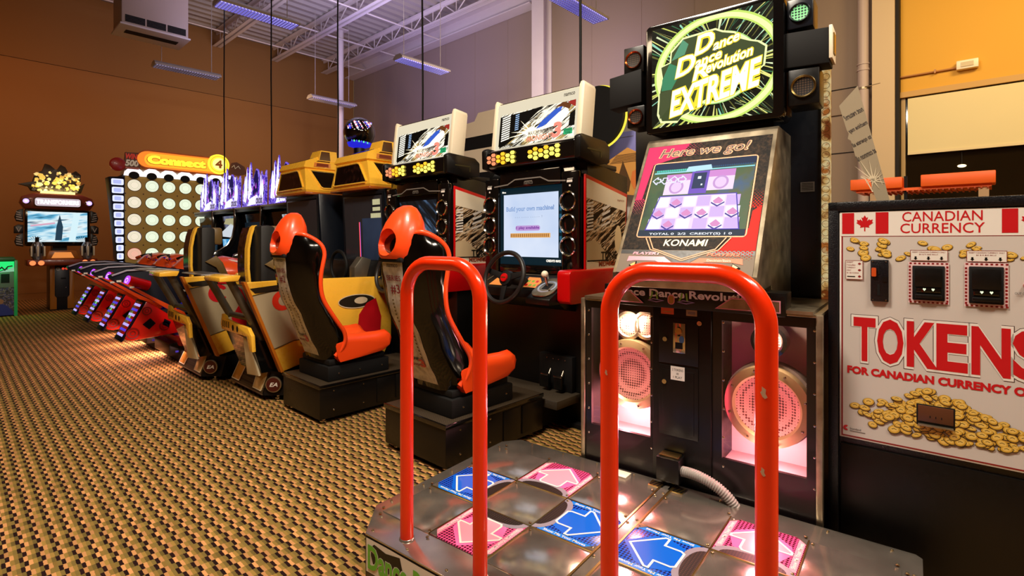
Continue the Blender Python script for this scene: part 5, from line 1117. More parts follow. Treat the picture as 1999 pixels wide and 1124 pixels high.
# ------------------------------------------------------------------ two yellow car machines
m_tube = mat('gunmetal_tube', '#5c564a', 0.38, 0.5)
m_eye = mat('dark_olive', '#241c10', 0.4)
m_red2 = mat('graphic_red', '#b8101a', 0.35); m_ored2 = mat('graphic_orange_red', '#e8341a', 0.35)
m_gcream = mat('graphic_cream', '#d8c8a4', 0.4)
m_hw = mat('tinted_visor', '#0a0605', 0.06, coat=1.0)
m_seatfab = mat('black_seat_foam', '#110e0b', 0.6); m_tan = mat('tan_leather', '#6e5730', 0.4, noise=0.1, nscale=60)
m_purp = node_mat('seat_back_print', blotches([(0.4, '#0e0806'), (0.55, '#3a2018'), (0.62, '#1a0e10'), (0.72, '#5a3a78')], 18, 0, 0.15, seed=2.0))
m_carbon = node_mat('carbon_grid', dots('#14100c', '#4a3c28', 0.02, 0.3, 0.35))
def car(label, shift, near):
    t = thing('car_racing_machine', label, 'racing game', (2.3, 4.88, 0), 0, 'yellow car racing machines', shift)
    R0, L0 = 4.38, 5.36
    # nose-like rear base with lamps
    b = MB(); pl = [(1.80, 4.52), (1.80, 5.26), (1.92, 5.38), (2.95, 5.38), (2.95, 4.39), (1.93, 4.39)]
    lo = [(p[0], p[1], 0.045) for p in pl]; hi = [(p[0] + (0.075 if i < 2 else (0.05 if i in (2, 5) else 0)), p[1], 0.235) for i, p in enumerate(pl)]
    b.loft([lo, hi], BLK); base = part('base', b, t)
    Fb = frame((1.798, 5.26, 0.045), (0, -1, 0), (0.075, 0, 0.19)); b = MB(); b.rect(0.02, 0.01, 0.72, 0.195, m_carbon, Fb, 0.002); b.rect(0.0, 0.0, 0.74, 0.012, SILV, Fb, 0.004); b.ell(0.345, 0.15, 0.04, 0.028, CREAM, Fb, 0.004); b.rect(0.39, 0.135, 0.45, 0.155, GREY, Fb, 0.004); part('carbon_grille', b, base)
    for u, mm in ((0.03, m_lampo), (0.52, m_lampc)):
        b = MB(); s = 1 if u < .3 else -1; pts = [(u, 0.03), (u + 0.17, 0.03), (u + 0.20 if s > 0 else u + 0.17, 0.19), (u + 0.02 if s > 0 else u - 0.03, 0.19)]; b.prism(pts, 0.0, 0.01, mm, Fb, 0.003); b.outline(pts, 0.008, CREAM, Fb, 0.0105); part('headlamp', b, base)
    Sd = frame((1.865, 4.455, 0.045), (0.13, -0.13, 0), (0, 0, 1)); b = MB(); b.lathe([(0.068, 0.0), (0.066, 0.010), (0.058, 0.012)], SILV, Sd @ Matrix.Translation((0.0, 0.095, 0.006)), 36); b.ell(0, 0.095, 0.06, 0.06, mat('roundel_maroon', '#4a1412', 0.3), Sd, 0.017); b.text('EA', -0.032, 0.078, 0.036, 0.112, WHT, Sd, 0.0185, 0.02, 0.3); part('roundel', b, base)
    for x, y in ((1.92, 4.5), (1.92, 5.2), (2.8, 4.5)): b = MB(); b.cyl((x, y, 0), (x, y, 0.05), 0.016, CHROME); b.cyl((x, y, 0), (x, y, 0.014), 0.032, CHROME); part('foot', b, base)
    # yellow body sides
    prof = [(1.60, 1.015), (1.62, 1.0), (1.905, 0.25), (2.1, 0.295), (2.35, 0.25), (2.9, 0.25), (2.98, 0.4), (2.98, 1.0), (2.75, 1.005), (1.95, 1.02)]
    for y in (R0, L0 - 0.05):
        b = MB(); b.yprism(prof if y == R0 else [(2.25, .3), (2.9, .25), (2.98, .4), (2.98, 1.0), (2.4, .98)], y, y + 0.05, YEL, 0.008); sd = part('body_side', b, t)
        if y == R0:
            Sf = frame((0, y - 0.001, 0), (1, 0, 0), (0, 0, 1)); b = MB()
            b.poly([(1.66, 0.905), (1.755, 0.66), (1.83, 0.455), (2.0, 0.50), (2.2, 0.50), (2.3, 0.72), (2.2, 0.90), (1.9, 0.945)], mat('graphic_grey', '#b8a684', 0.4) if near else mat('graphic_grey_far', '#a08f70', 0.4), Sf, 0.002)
            b.outline([(1.655, 0.905), (1.9, 0.945), (2.2, 0.90), (2.3, 0.72), (2.2, 0.5), (2.0, 0.50), (1.83, 0.45)], 0.008, mat('graphic_line', '#4a3a1c', 0.5), Sf, 0.003, False)
            b.poly([(1.64, 0.965), (1.95, 0.99), (2.1, 0.96), (1.95, 0.93), (1.68, 0.925)], m_eye, Sf, 0.003)
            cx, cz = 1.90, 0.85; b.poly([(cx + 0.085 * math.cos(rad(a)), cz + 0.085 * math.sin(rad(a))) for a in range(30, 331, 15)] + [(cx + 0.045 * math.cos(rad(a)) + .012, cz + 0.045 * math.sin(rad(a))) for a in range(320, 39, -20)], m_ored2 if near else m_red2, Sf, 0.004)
            b.outline([(1.9, 0.96), (2.0, 0.95), (2.1, 0.86), (2.15, 0.74)], 0.035, m_red2, Sf, 0.0035, False)
            b.poly([(2.02, 0.6), (2.1, 0.74), (2.16, 0.72), (2.2, 0.55), (2.14, 0.44), (2.06, 0.46)], m_red2, Sf, 0.0038)
            b.poly([(2.60 + 0.19 * math.cos(rad(a)), 0.785 + 0.062 * math.sin(rad(a))) for a in range(0, 360, 12)], m_eye, Sf, 0.004); b.outline([(2.60 + 0.19 * math.cos(rad(a)), 0.785 + 0.062 * math.sin(rad(a))) for a in range(0, 360, 12)], 0.008, m_gcream, Sf, 0.0045)
            b.poly([(2.64 + 0.07 * math.cos(rad(a)), 0.79 + 0.032 * math.sin(rad(a))) for a in range(0, 360, 15)], m_gcream, Sf, 0.005)
            b.poly([(2.62, 0.66), (2.70, 0.76), (2.80, 0.80), (2.86, 0.62), (2.84, 0.32), (2.62, 0.30), (2.60, 0.5)], m_red2, Sf, 0.0055)
            part('painted_graphic', b, sd)
    b = MB(); b.loft([[(1.592, R0 - 0.004, 1.02), (1.615, R0 - 0.004, 1.02), (1.915, R0 - 0.004, 0.245), (1.892, R0 - 0.004, 0.245)], [(1.592, R0 + 0.055, 1.02), (1.615, R0 + 0.055, 1.02), (1.915, R0 + 0.055, 0.245), (1.892, R0 + 0.055, 0.245)]], mat('orange_edge', '#c8701a', 0.35)); part('rear_edge', b, t)
    b = MB(); b.box((1.98, R0 + .05, 0.3), (2.9, L0 - .05, 0.36), BLK); part('cockpit_floor', b, t)
    b = MB(); b.loft([[(1.78, 4.5, .24), (1.78, 4.95, .24), (1.9, 4.95, .24), (1.9, 4.5, .24)], [(1.70, 4.5, .52), (1.70, 5.1, .56), (1.85, 5.1, .54), (1.85, 4.5, .5)]], BLKG); b.prism([(0, 0), (.16, .0), (.06, .30), (.0, .33)], 0, .02, m_gcream, frame((1.74, 4.66, .22), (.25, -1, 0), (-.12, 0, 1)), .004); part('rear_skirt', b, t)
    # bumper bar with holes
    b = MB(); Bf = frame((1.66, 5.10, 0.56), (0, -1, 0), (0, 0, 1))
    b.prism([(0, .05), (.03, .0), (.33, .0), (.6, .0), (.66, -.11), (.72, -.11), (.70, .02), (.62, .075), (.35, .085), (.12, .10), (.08, .14), (.03, .14)], -0.03, 0.0, YEL, Bf, 0.005)
    for k in range(4): b.box((.06 + k * .045, .03, -.005), (.075 + k * .045, .085, .003), m_eye, 0, Bf)
    for u in (.30, .40): b.ell(u, .042, .022, .026, BLKM, Bf, .0015)
    part('bumper_bar', b, t)
    # wing and struts
    b = MB(); b.prism([(-.08, -.006), (.02, -.012), (.08, -.004), (.08, .008), (.0, .008), (-.08, .002)], 0, 0.52, SILVD, Matrix(((1, 0, 0, 1.5), (0, 0, -1, 5.35), (0, 1, 0, 1.065), (0, 0, 0, 1))), 0.004)
    Wf = frame((1.40, 5.30, 1.055), (0, -1, 0), (0.12, 0, 0.03)); b.rect(.1, .005, .38, .025, GREY, Wf, .012); wg = part('rear_wing', b, t)
    b = MB(); b.prism([(-.08, -.035), (.06, -.035), (.08, .01), (.0, .012), (-.08, .0)], 0, 0.36, YEL, Matrix(((1, 0, 0, 1.52), (0, 0, -1, 4.81), (0, 1, 0, 1.06), (0, 0, 0, 1))), 0.006); part('wing_end', b, wg)
    for pth in ([(1.55, 4.55, 1.03), (1.94, 4.55, 0.23)], [(1.54, 5.05, 1.04), (1.72, 5.02, 0.68)]): b = MB(); b.tube(pth, 0.032, m_tube, 14); part('strut', b, t)
    b = MB(); b.tube([(1.72, 5.02, 0.695), (1.72, 4.56, 0.70)], 0.026, m_tube, 12)
    for z in (0.62, 0.5): b.ball((1.735 + (0.65 - z) * .45, 4.53, z), 0.012, BLKM, 8)
    part('cross_bar', b, t)
    # bucket seat
    b = MB(); b.yprism([(1.86, 0.36), (1.86, 1.485), (1.93, 1.49), (1.99, 1.475), (1.99, 1.25), (1.95, 1.13), (2.06, 1.01), (2.1, 0.62), (2.05, 0.36)], 4.72, 5.06, m_seatfab, 0.02); b.yprism([(2.03, .36), (2.45, .36), (2.48, .6), (2.05, .62)], 4.70, 5.08, m_seatfab, .03); part('seat', b, t)
    b = MB(); b.box((1.95, 4.725, 1.31), (2.06, 5.05, 1.485), m_tan, 0.025); part('headrest', b, t)
    for y in (4.70, 5.05): b = MB(); b.yprism([(1.89, 1.14), (1.99, 1.2), (2.05, 1.13), (2.11, .98), (2.04, .98), (1.99, 1.08)], y, y + .03, m_tan, .004); part('shoulder_pad', b, t)
    rr_ = ((.95, .0), (1.10, -.014), (1.28, -.012), (1.40, .008), (1.47, .03))
    b = MB(); b.loft([[(1.82 + c, y, z) for y in (4.93, 5.0, 5.07, 5.11)] + [(1.86 + c, y, z) for y in (5.11, 5.07, 5.0, 4.93)] for z, c in rr_], m_purp); part('seat_back_shell', b, t, 'dark glossy curved seat back')
    b = MB(); b.loft([[(1.815 + c, y, z) for y in (4.86, 4.93)] + [(1.835 + c, y, z) for y in (4.93, 4.86)] for z, c in rr_ + ((1.49, .05),)], YEL); part('seat_side_strip', b, t)
    # cabinet with dark screen
    b = MB(); b.yprism([(3.0, 0.1), (3.7, 0.1), (3.7, 1.88), (2.96, 1.88), (3.02, 0.95)], 4.47, 5.30, BLKB, 0.01); b.box((3.0, 4.47, 0), (3.7, 5.30, .1), BLKM); cb = part('cabinet', b, t)
    Sc = frame((2.995, 5.29, 0.96), (0, -1, 0), (-0.04, 0, 0.95)) @ Matrix.Diagonal((0.8, 0.95, 1, 1)); b = MB(); b.rect(0.06, 0.05, 0.97, 0.90, mat('dark_monitor_glass', '#34363e', 0.16, spec=0.7), Sc, 0.004); 
    b.outline([(0.03, 0.02), (1.0, 0.02), (1.0, 0.93), (0.03, 0.93)], 0.03, BLKB, Sc, 0.006)
    if near:
        b.rect(0.5, 0.12, 0.95, 0.66, node_mat('screen_bluegrey', blotches([(0.3, '#1a2230'), (0.7, '#3c4a66')], 1.5, 0.5)), Sc, 0.0055); b.rect(0.42, 0.2, 0.44, 0.62, glow('tube_red', '#ff5048', 1.2), Sc, 0.0057); b.rect(0.44, 0.2, 0.447, 0.62, glow('tube_violet', '#8a6aff', 1.0), Sc, 0.0057)
        for q in ((0.76, 0.80, 0.93, 0.86), (0.76, 0.735, 0.93, 0.775), (0.71, 0.66, 0.94, 0.71)): b.rect(*q, glow('credit_text', '#d8d0a0', 0.9), Sc, 0.006)
        for k in range(9): b.rect(0.72 + k * 0.025, 0.66, 0.724 + k * 0.025, 0.86, BLKB, Sc, 0.0064)
    part('screen', b, cb)
    b = MB(); b.yprism([(2.62, 0.92), (2.98, 0.92), (2.98, 1.12), (2.9, 1.16), (2.74, 1.16), (2.66, 1.06)], 4.45, 5.3, BLK, 0.015); b.yprism([(2.60, .96), (2.72, .96), (2.78, 1.17), (2.68, 1.2), (2.6, 1.1)], 4.42, 4.52, m_tube, .008)
    b.tube([(2.62 + .0, 4.75 + .15 * math.cos(2 * math.pi * k / 32), 1.1 + .15 * math.sin(2 * math.pi * k / 32)) for k in range(32)], .016, BLKM, 8, True); part('dashboard', b, t)
    # yellow car-roof hood over the screen: windscreen towards the driver, door window on the side
    XF = 2.88; yb, yt = 4.60, 5.36
    rings = [[(XF, yt, 1.90), (XF, yb, 1.90), (3.38, yb, 1.90), (3.38, yt, 1.90)], [(XF - .01, yt + .01, 1.93), (XF - .01, yb - .01, 1.93), (3.38, yb - .01, 1.93), (3.38, yt + .01, 1.93)],
             [(XF + .035, yt - .02, 2.185), (XF + .05, yb + .14, 2.185), (3.36, yb + .14, 2.185), (3.36, yt - .02, 2.185)], [(XF + .015, yt - .01, 2.20), (XF + .03, yb + .12, 2.20), (3.36, yb + .12, 2.20), (3.36, yt - .01, 2.20)],
             [(XF + .04, yt - .03, 2.265), (XF + .06, yb + .14, 2.275), (3.36, yb + .14, 2.275), (3.36, yt - .03, 2.265)], [(XF + .22, yt - .12, 2.33), (XF + .24, yb + .20, 2.345), (3.35, yb + .20, 2.345), (3.35, yt - .12, 2.33)]]
    b = MB(); b.loft(rings, YEL); hd = part('hood', b, t, 'yellow car roof shaped hood', sharp=25)
    b = MB(); b.box((XF - .02, yb - .02, 1.875), (3.38, yt + .02, 1.905), mat('hood_lip', '#a8561c', 0.25, coat=.5), .008); part('hood_lip', b, hd)
    def face(r0, r1, i, k):                                    # bilinear point on one side of the hood
        A, B_, C_, D_ = V(rings[r0][i]), V(rings[r0][k]), V(rings[r1][k]), V(rings[r1][i]); nn = (B_ - A).cross(D_ - A).normalized()
        return lambda s, q, h=0.0: tuple(A.lerp(B_, s).lerp(D_.lerp(C_, s), q) + nn * h)
    def window(f, pts, nm, m, rim=True, rr=.011):
        b = MB(); n = len(pts); vs = [f(s, q, .004) for s, q in pts] + [f(s, q, -.02) for s, q in pts]
        b.add(vs, [tuple(range(n))] + [(i, (i + 1) % n, n + (i + 1) % n, n + i) for i in range(n)], m, None, False); p = part(nm, b, hd)
        if rim: b = MB(); b.tube([f(s, q, .004) for s, q in pts], rr, YEL, 8, True); part('window_rim', b, p)
    fr_, sd_, up_, rf_ = face(1, 2, 0, 1), face(1, 2, 1, 2), face(4, 5, 1, 2), face(4, 5, 0, 1)
    window(fr_, [(.05, .90), (.72, .93), (.78, .86), (.93, .10), (.90, .05), (.10, .04), (.06, .12)], 'tinted_window', node_mat('windscreen', blotches([(.42, '#060405'), (.52, '#120a0a'), (.6, '#2a1010'), (.66, '#241c0a'), (.72, '#0a0a18')], 16, 0, .05)))
    window(sd_, [(.14, .92), (.80, .92), (.86, .82), (.82, .25), (.72, .10), (.42, .08), (.36, .14)], 'tinted_window', m_hw)
    window(up_, [(.30, .05), (.70, .05), (.72, .95), (.36, .95)], 'roof_scoop', mat('scoop_dark', '#4a2410', .15, coat=.8), False)
    window(rf_, [(.15, .25), (.80, .25), (.85, .85), (.25, .85)], 'roof_panel', m_hw, False)
    b = MB(); b.loft([[(3.10, yb + .15, 2.29), (3.10, yb + .40, 2.30), (3.34, yb + .40, 2.30), (3.34, yb + .15, 2.29)], [(3.14, yb + .17, 2.42), (3.14, yb + .38, 2.42), (3.34, yb + .38, 2.42), (3.34, yb + .17, 2.42)]], YEL)
    f2 = lambda s, q, h: tuple(V((3.10 + .24 * s, yb + .15 + .02 * q, 2.29 + .13 * q)) + V((0, -h, 0)))
    b.add([f2(.05, .1, .004), f2(.62, .1, .004), f2(.62, .9, .004), f2(.18, .9, .004)], [(0, 1, 2, 3)], mat('scoop_dark', '#4a2410', .15, coat=.8), None, False); part('roof_scoop', b, hd)
    lf = face(3, 4, 1, 2); b = MB(); b.add([lf(.25, .15, .006), lf(.72, .15, .006), lf(.72, .85, .006), lf(.25, .85, .006)], [(0, 1, 2, 3)], mat('amber_lens', '#d8843a', .2, coat=.5), None, False); b.add([lf(.32, .25, .008), lf(.66, .25, .008), lf(.66, .75, .008), lf(.32, .75, .008)], [(0, 1, 2, 3)], mat('lens_dark', '#7a2c14', .3), None, False); part('roof_lamp', b, hd)
    return t
m_lampo = mat('amber_lamp_print', '#c88a34', 0.25, coat=0.4); m_lampc = mat('cream_lamp_print', '#e0bc7c', 0.25, coat=0.4); SILVD = mat('dark_silver', '#6f6d6a', 0.3, 0.6)
car('yellow car racing machine with red swirl graphic, next to the orange bucket seats', (0, 0, 0), True)
car('yellow car racing machine with grey flank panel, next to the snowmobiles', (-0.15, 1.07, 0), False)

# ------------------------------------------------------------------ four snowmobile machines
m_redac = mat('red_track_plastic', '#e01410', 0.25, coat=0.5)
m_redd = mat('red_track_dark', '#8a0c10', 0.35, coat=0.3)  # darker red for the wheel rings and the base block
m_blue = mat('sled_blue', '#1826e0', 0.2, coat=0.5); m_navy = mat('sled_navy', '#05071c', 0.5, spec=0.15)
m_oran = mat('sled_orange', '#f0521c', 0.3, coat=0.4)
def sled(Yc, lab_s, lab):
    t = thing('snowmobile_machine', lab, 'arcade ride', (2.2, Yc, 0), 0, 'snowmobile ride machines')
    b = MB(); b.box((1.72, Yc - .36, 0.02), (3.05, Yc + .36, 0.22), BLKM, 0.02); b.box((1.62, Yc - .30, 0.10), (1.9, Yc + .30, 0.24), BLK, .02); bs = part('ride_base', b, t)
    b = MB(); b.box((1.70, Yc - .37, 0.20), (2.0, Yc + .37, 0.30), m_redd, 0.02); b.box((1.67, Yc - .30, .12), (1.72, Yc - .25, .16), glow('violet_lamp', '#6a4ce0', .7), .01); part('front_lamp', b, bs)
    # track
    pr = [(1.235, .36), (1.26, .31), (1.31, .295), (1.73, .33), (1.76, .40), (1.72, .48), (1.50, .66), (1.45, .70), (1.41, .70)]
    b = MB(); b.yprism(pr, Yc - .20, Yc + .10, m_redac, 0.012); tr = part('track_side', b, t, 'red translucent track housing')
    for y in (Yc - .206, Yc + .1065):
        b = MB()
        for c, r in (((1.315, .375), .06), ((1.44, .60), .045), ((1.60, .42), .05)):
            b.annulus(0, 0, r * .75, r, m_redd, frame((c[0], y, c[1]), (1, 0, 0), (0, 0, 1)), .001); b.annulus(0, 0, r * .3, r * .45, m_redd, frame((c[0], y, c[1]), (1, 0, 0), (0, 0, 1)), .001)
        b.poly([(1.40, .46), (1.47, .52), (1.52, .46), (1.46, .40)], m_navy, frame((0, y, 0), (1, 0, 0), (0, 0, 1)), .001); b.poly([(1.60, .50), (1.66, .46), (1.64, .40), (1.58, .44)], m_navy, frame((0, y, 0), (1, 0, 0), (0, 0, 1)), .001)
        part('track_wheel', b, tr)
    b = MB(); Tf = frame((1.232, Yc + .10, .345), (0, -1, 0), (.18, 0, .35)); b.box((-.01, -.05, -.02), (.305, .41, .004), m_navy, .01, Tf); part('track_belt', b, t)
    b = MB()
    for k in range(7): b.box((.03, .0 + k * .056, .002), (.27, .026 + k * .056, .007), glow('track_led', '#5a3ce0', .9) if k % 2 else glow('track_led_white', '#b8a4ff', 1.15), .002, Tf)
    part('track_lights', b, t)
    # body
    b = MB(); b.loft([[(1.15, Yc + y, .955) for y in (-.06, .06)] + [(1.15, Yc + y, .985) for y in (.06, -.06)], [(1.28, Yc + y, .86) for y in (-.17, .17)] + [(1.28, Yc + y, 1.03) for y in (.10, -.10)], [(1.55, Yc + y, .70) for y in (-.2, .2)] + [(1.55, Yc + y, 1.04) for y in (.15, -.15)], [(1.95, Yc + y, .50) for y in (-.22, .22)] + [(1.95, Yc + y, .99) for y in (.17, -.17)], [(2.35, Yc + y, .42) for y in (-.24, .24)] + [(2.35, Yc + y, .95) for y in (.18, -.18)]], m_navy); part('seat_tunnel', b, t)
    b = MB(); b.tube([(1.16, Yc - .08, .985), (1.28, Yc - .12, 1.035), (1.55, Yc - .155, 1.045), (1.75, Yc - .16, 1.02)], .01, mat('grey_piping', '#a8a8b8', .4), 8); b.tube([(1.2, Yc - .0, .99), (1.3, Yc, 1.04), (1.6, Yc, 1.05), (1.9, Yc, 1.0)], .012, m_navy, 8); part('seat_piping', b, t)
    b = MB(); Sf = frame((0, Yc - .225, 0), (1, 0, 0), (0, 0, 1))
    b.prism([(1.16, .95), (1.19, .93), (1.55, .66), (1.76, .50), (1.80, .52), (1.78, .56), (1.5, .74), (1.3, .88)], -.02, .02, m_oran, Sf, .004); b.rect(1.17, .925, 1.21, .945, WHT, Sf, .021); b.rect(1.28, .855, 1.32, .875, WHT, Sf, .021)
    b.prism([(1.7, .60), (2.1, .52), (2.35, .55), (2.3, .84), (2.05, .9), (1.85, .80)], .0, .03, m_blue, Sf, .01); b.outline([(1.75, .80), (2.0, .78), (2.3, .82)], .02, WHT, Sf, .032, False); b.ell(2.2, .66, .05, .06, m_navy, Sf, .032)
    part('side_panel', b, t)
    b = MB(); b.cyl((1.27, Yc - .20, .935), (1.46, Yc - .15, .865), .056, RED, 24); tl = part('tail_lamp', b, t)
    b = MB(); b.cyl((1.264, Yc - .2015, .937), (1.27, Yc - .20, .935), .052, glow('tail_glow', '#b84aff', 1.3), 24); b.annulus(0, 0, .02, .026, WHITE_L, frame((1.263, Yc - .2018, .9375), (.25, -1, 0), (.35, 0, 1)), .001); part('tail_lens', b, tl)
    # cowling, bars
    b = MB(); b.loft([[(x, Yc + w * math.cos(q), z0 + h * math.sin(q)) for q in [2 * math.pi * k / 16 for k in range(16)]] for x, w, z0, h in ((1.98, .16, .95, .07), (2.08, .24, .97, .16), (2.25, .30, .97, .20), (2.45, .30, .95, .18), (2.62, .22, .93, .12), (2.7, .1, .92, .05))], m_oran); cw = part('cowling', b, t, 'orange moulded cowling')
    b = MB(); rnd = random.Random(int(Yc * 10))
    for k in range(9):
        q = rad(rnd.uniform(110, 250)); x = 2.06 + k * .05; b.tube([(x, Yc - .27 * abs(math.cos(q)), .97 + .19 * math.sin(q)), (x + .08, Yc - .31 * abs(math.cos(q + .3)), .98 + .2 * math.sin(q + .3)), (x + .15, Yc - .31 * abs(math.cos(q + .4)), .97 + .2 * math.sin(q + .4))], .009, WHT if k % 3 else m_blue, 6)
    part('cowling_graphic', b, cw)
    b = MB(); b.tube([(2.05, Yc - .36, 1.08), (2.12, Yc - .2, 1.13), (2.15, Yc, 1.14), (2.12, Yc + .2, 1.13), (2.05, Yc + .36, 1.08)], .016, BLKM, 10); b.cyl((2.15, Yc, 1.14), (2.3, Yc, 1.0), .03, BLKM)
    for s in (-1, 1): b.cyl((2.05, Yc + s * .36, 1.08), (2.085, Yc + s * .26, 1.105), .023, m_oran)
    part('handlebar', b, t)
    # monitor cabinet
    b = MB(); b.box((3.05, Yc - .455, 0.0), (3.7, Yc + .455, 1.80), BLKB, .01); b.box((2.9, Yc - .465, 1.77), (3.7, Yc + .465, 1.83), BLKB, .006); cb = part('cabinet', b, t)
    b = MB(); b.box((2.895, Yc - .47, 1.815), (2.91, Yc + .47, 1.84), SILV, .003); part('top_trim', b, cb)
    for s in (-1,):
        y = Yc + s * .455; pf = [(2.90, 1.83), (2.895, 1.56), (2.87, 1.42), (2.80, 1.29), (2.69, 1.21), (2.55, 1.16), (2.53, 1.10), (3.1, 1.07), (3.1, 1.83)]
        b = MB(); b.yprism(pf, y - .012, y + .012, BLKG, .003); b.tube([(x - .004, y, z) for x, z in pf[:-3]], .011, CHROME, 8); part('side_fin', b, cb)
    Sn = frame((3.02, Yc + .42, 1.12), (0, -1, 0), (-.05, 0, .6)); b = MB(); b.rect(0, 0, .84, .62, mat('ride_screen_glass', '#0a0c12', .05, spec=.8), Sn, .002)
    if lab_s == 1:
        b.rect(.08, .02, .80, .26, node_mat('snow_scene', blotches([(.35, '#3a9ad8'), (.5, '#a8dcf8'), (.62, '#e8f6ff')], 7, .9)), Sn, .003); b.poly([(.1, .30), (.80, .27), (.80, .42), (.5, .50), (.1, .38)], glow('snow_white', '#d8e0e8', .9), Sn, .003); b.poly([(.2, .50), (.80, .45), (.80, .58), (.3, .58)], glow('snow_gold', '#c8c090', .7), Sn, .003)
    elif lab_s == 0:
        b.rect(.42, .3, .82, .58, node_mat('snow_fog', streaks([(.35, '#8a98a8'), (.5, '#d8e0e4'), (.6, '#5a6470')], .7, .9, 3, 12, 'YZ')), Sn, .003)
    else: b.rect(.1, .05, .8, .5, glow('snow_dark', '#15202c', .6), Sn, .003)
    part('screen', b, cb)
    # violet lit acrylic topper
    Mq = frame((2.99, Yc + .47, 1.84), (0, -1, 0), (.02, 0, 1)); b = MB(); edge = [(0, 0), (.0, .26), (.03, .36), (.055, .34), (.09, .47), (.12, .42), (.15, .46), (.17, .60), (.20, .48), (.225, .46), (.26, .52), (.29, .66), (.315, .52), (.335, .42), (.36, .38), (.40, .40), (.44, .46), (.50, .55), (.56, .53), (.60, .44), (.62, .40), (.66, .42), (.68, .50), (.72, .40), (.76, .44), (.80, .40), (.84, .50), (.86, .3), (.86, .0)]
    b.prism(edge, -.02, 0, node_mat('violet_acrylic', blotches([(.30, '#1a0e60'), (.42, '#4a2ac0'), (.50, '#9a80ff'), (.58, '#3a1a90'), (.70, '#c09aff')], 16, .95, .2)), Mq); mq = part('lit_topper', b, t)
    b = MB(); vi = [glow('topper_white', '#f0e8ff', 1.9), glow('topper_violet', '#b89aff', 1.4), glow('topper_pink', '#d85ae8', 1.0), glow('topper_navy', '#1a1060', .6)]
    for a in ([(.06, .10), (.09, .40), (.11, .47), (.13, .36), (.15, .44), (.165, .58), (.19, .44), (.20, .2), (.15, .08)], [(.22, .14), (.25, .46), (.285, .64), (.30, .50), (.33, .32), (.31, .2), (.30, .08)], [(.64, .05), (.66, .32), (.68, .46), (.71, .3), (.75, .38), (.78, .24), (.76, .06)]): b.poly(a, vi[0], Mq, .002)
    for k in range(48):
        u, v = rnd.uniform(.03, .80), rnd.uniform(.02, .34); s = rnd.uniform(.02, .06); b.poly([(u, v), (u + s * .4, v + s * .2), (u + s * .2, v + s * 1.6), (u - s * .25, v + s * .5)], vi[(k * 5) % 4], Mq, .003 + k * .0001)
    b.poly([(.40, .22), (.44, .44), (.50, .53), (.56, .51), (.60, .38), (.58, .2), (.5, .14)], vi[3], Mq, .0025)
    b.poly([(.24, .02), (.52, .05), (.60, .14), (.55, .17), (.3, .12)], vi[0], Mq, .007); b.text('SNO', .40, .03, .53, .12, vi[0], Mq, .009, .06); b.rect(.53, .03, .77, .13, glow('topper_lilac', '#c8b8f0', 1.0), Mq, .0085); b.text('CROSS', .54, .042, .76, .118, mat('topper_black', '#0a0614', .4), Mq, .0095, .04)
    part('topper_print', b, mq)
for k, (s, lab) in enumerate(((0, 'snowmobile ride machine beside the yellow cars, its screen greyish white'), (2, 'snowmobile ride machine with dark screen, second from the yellow cars'),
                              (1, 'snowmobile ride machine with bright blue and white screen, third from the yellow cars'), (2, 'snowmobile ride machine closest to the tall dot board game'))):
    sled(6.85 + 0.96 * k, s, lab)
for yy, pw in ((6.35, 5), (7.33, 11), (8.29, 9), (9.25, 5)): lamp('ride_glow', 'AREA', (1.62, yy, 0.22), pw, '#ffc0b4', 0.25, 0.6, (1.50, yy, 0))

# ------------------------------------------------------------------ dot board game (four in a row)
Y = 11.5
t = thing('dot_board_game', 'tall game board of round lit dots under a glowing orange and yellow sign', 'arcade machine', (3.1, 11.9, 0))
C = frame((0, Y, 0), (1, 0, 0), (0, 0, 1))
b = MB(); b.box((2.12, Y + .02, 0), (4.15, Y + .8, 2.55), BLKB, .01); b.box((2.0, Y - .25, 0), (4.15, Y + .1, .82), m_blue, .02); b.box((2.0, Y - .3, .78), (4.15, Y + .05, .86), m_navy, .01); part('cabinet', b, t)
b = MB(); b.prism([(2.16, .86), (4.1, .86), (4.1, 2.53), (2.16, 2.53)], -.02, 0.0, mat('mustard_board', '#c8a448', .5, noise=.04), C)
for i in range(8):
    for j in range(7): b.ell(2.165 + i * .272, 2.21 - j * .313, .012, .012, mat('board_hole', '#4a2c10', .5), C, .001, 10)
bd = part('board', b, t)
rnd = random.Random(5)
for j in range(6):
    for i in range(7):
        x, z = 2.30 + i * .272, 2.365 - j * .313
        if z < 0.85: continue
        tint = '#f4b8a0' if (i == 0 and j == 4) else ('#f8ead0' if i == 0 else '#eef8dc'); b = MB()
        M = C @ Matrix.Translation((x, z, 0)); b.lathe([(.0, .012), (.06, .014), (.098, .010), (.104, .002)], glow('dot_' + tint[1:], tint, 1.05 if i else 1.0), M, 28)
        b.annulus(0, 0, .102, .112, mat('dot_rim_red', '#c03a28', .4) if (i == 0 and j == 4) else (mat('dot_rim_blue', '#2a3aa0', .4) if (i == 0 and j == 3) else mat('dot_rim', '#3a2a14', .4)), M, .004)
        b.annulus(0, 0, .058, .062, glow('dot_ring', '#c4c8a0', .8), M, .0155); b.annulus(0, 0, .080, .083, glow('dot_ring', '#c4c8a0', .8), M, .0135)
        part('lit_dot', b, bd)
b = MB(); Wg = [(1.92, 2.49), (2.15, 2.51), (2.15, .84), (2.07, .84), (1.97, 2.0)]; b.prism(Wg, -.3, .02, m_navy, C, .01); wp = part('side_wing', b, t)
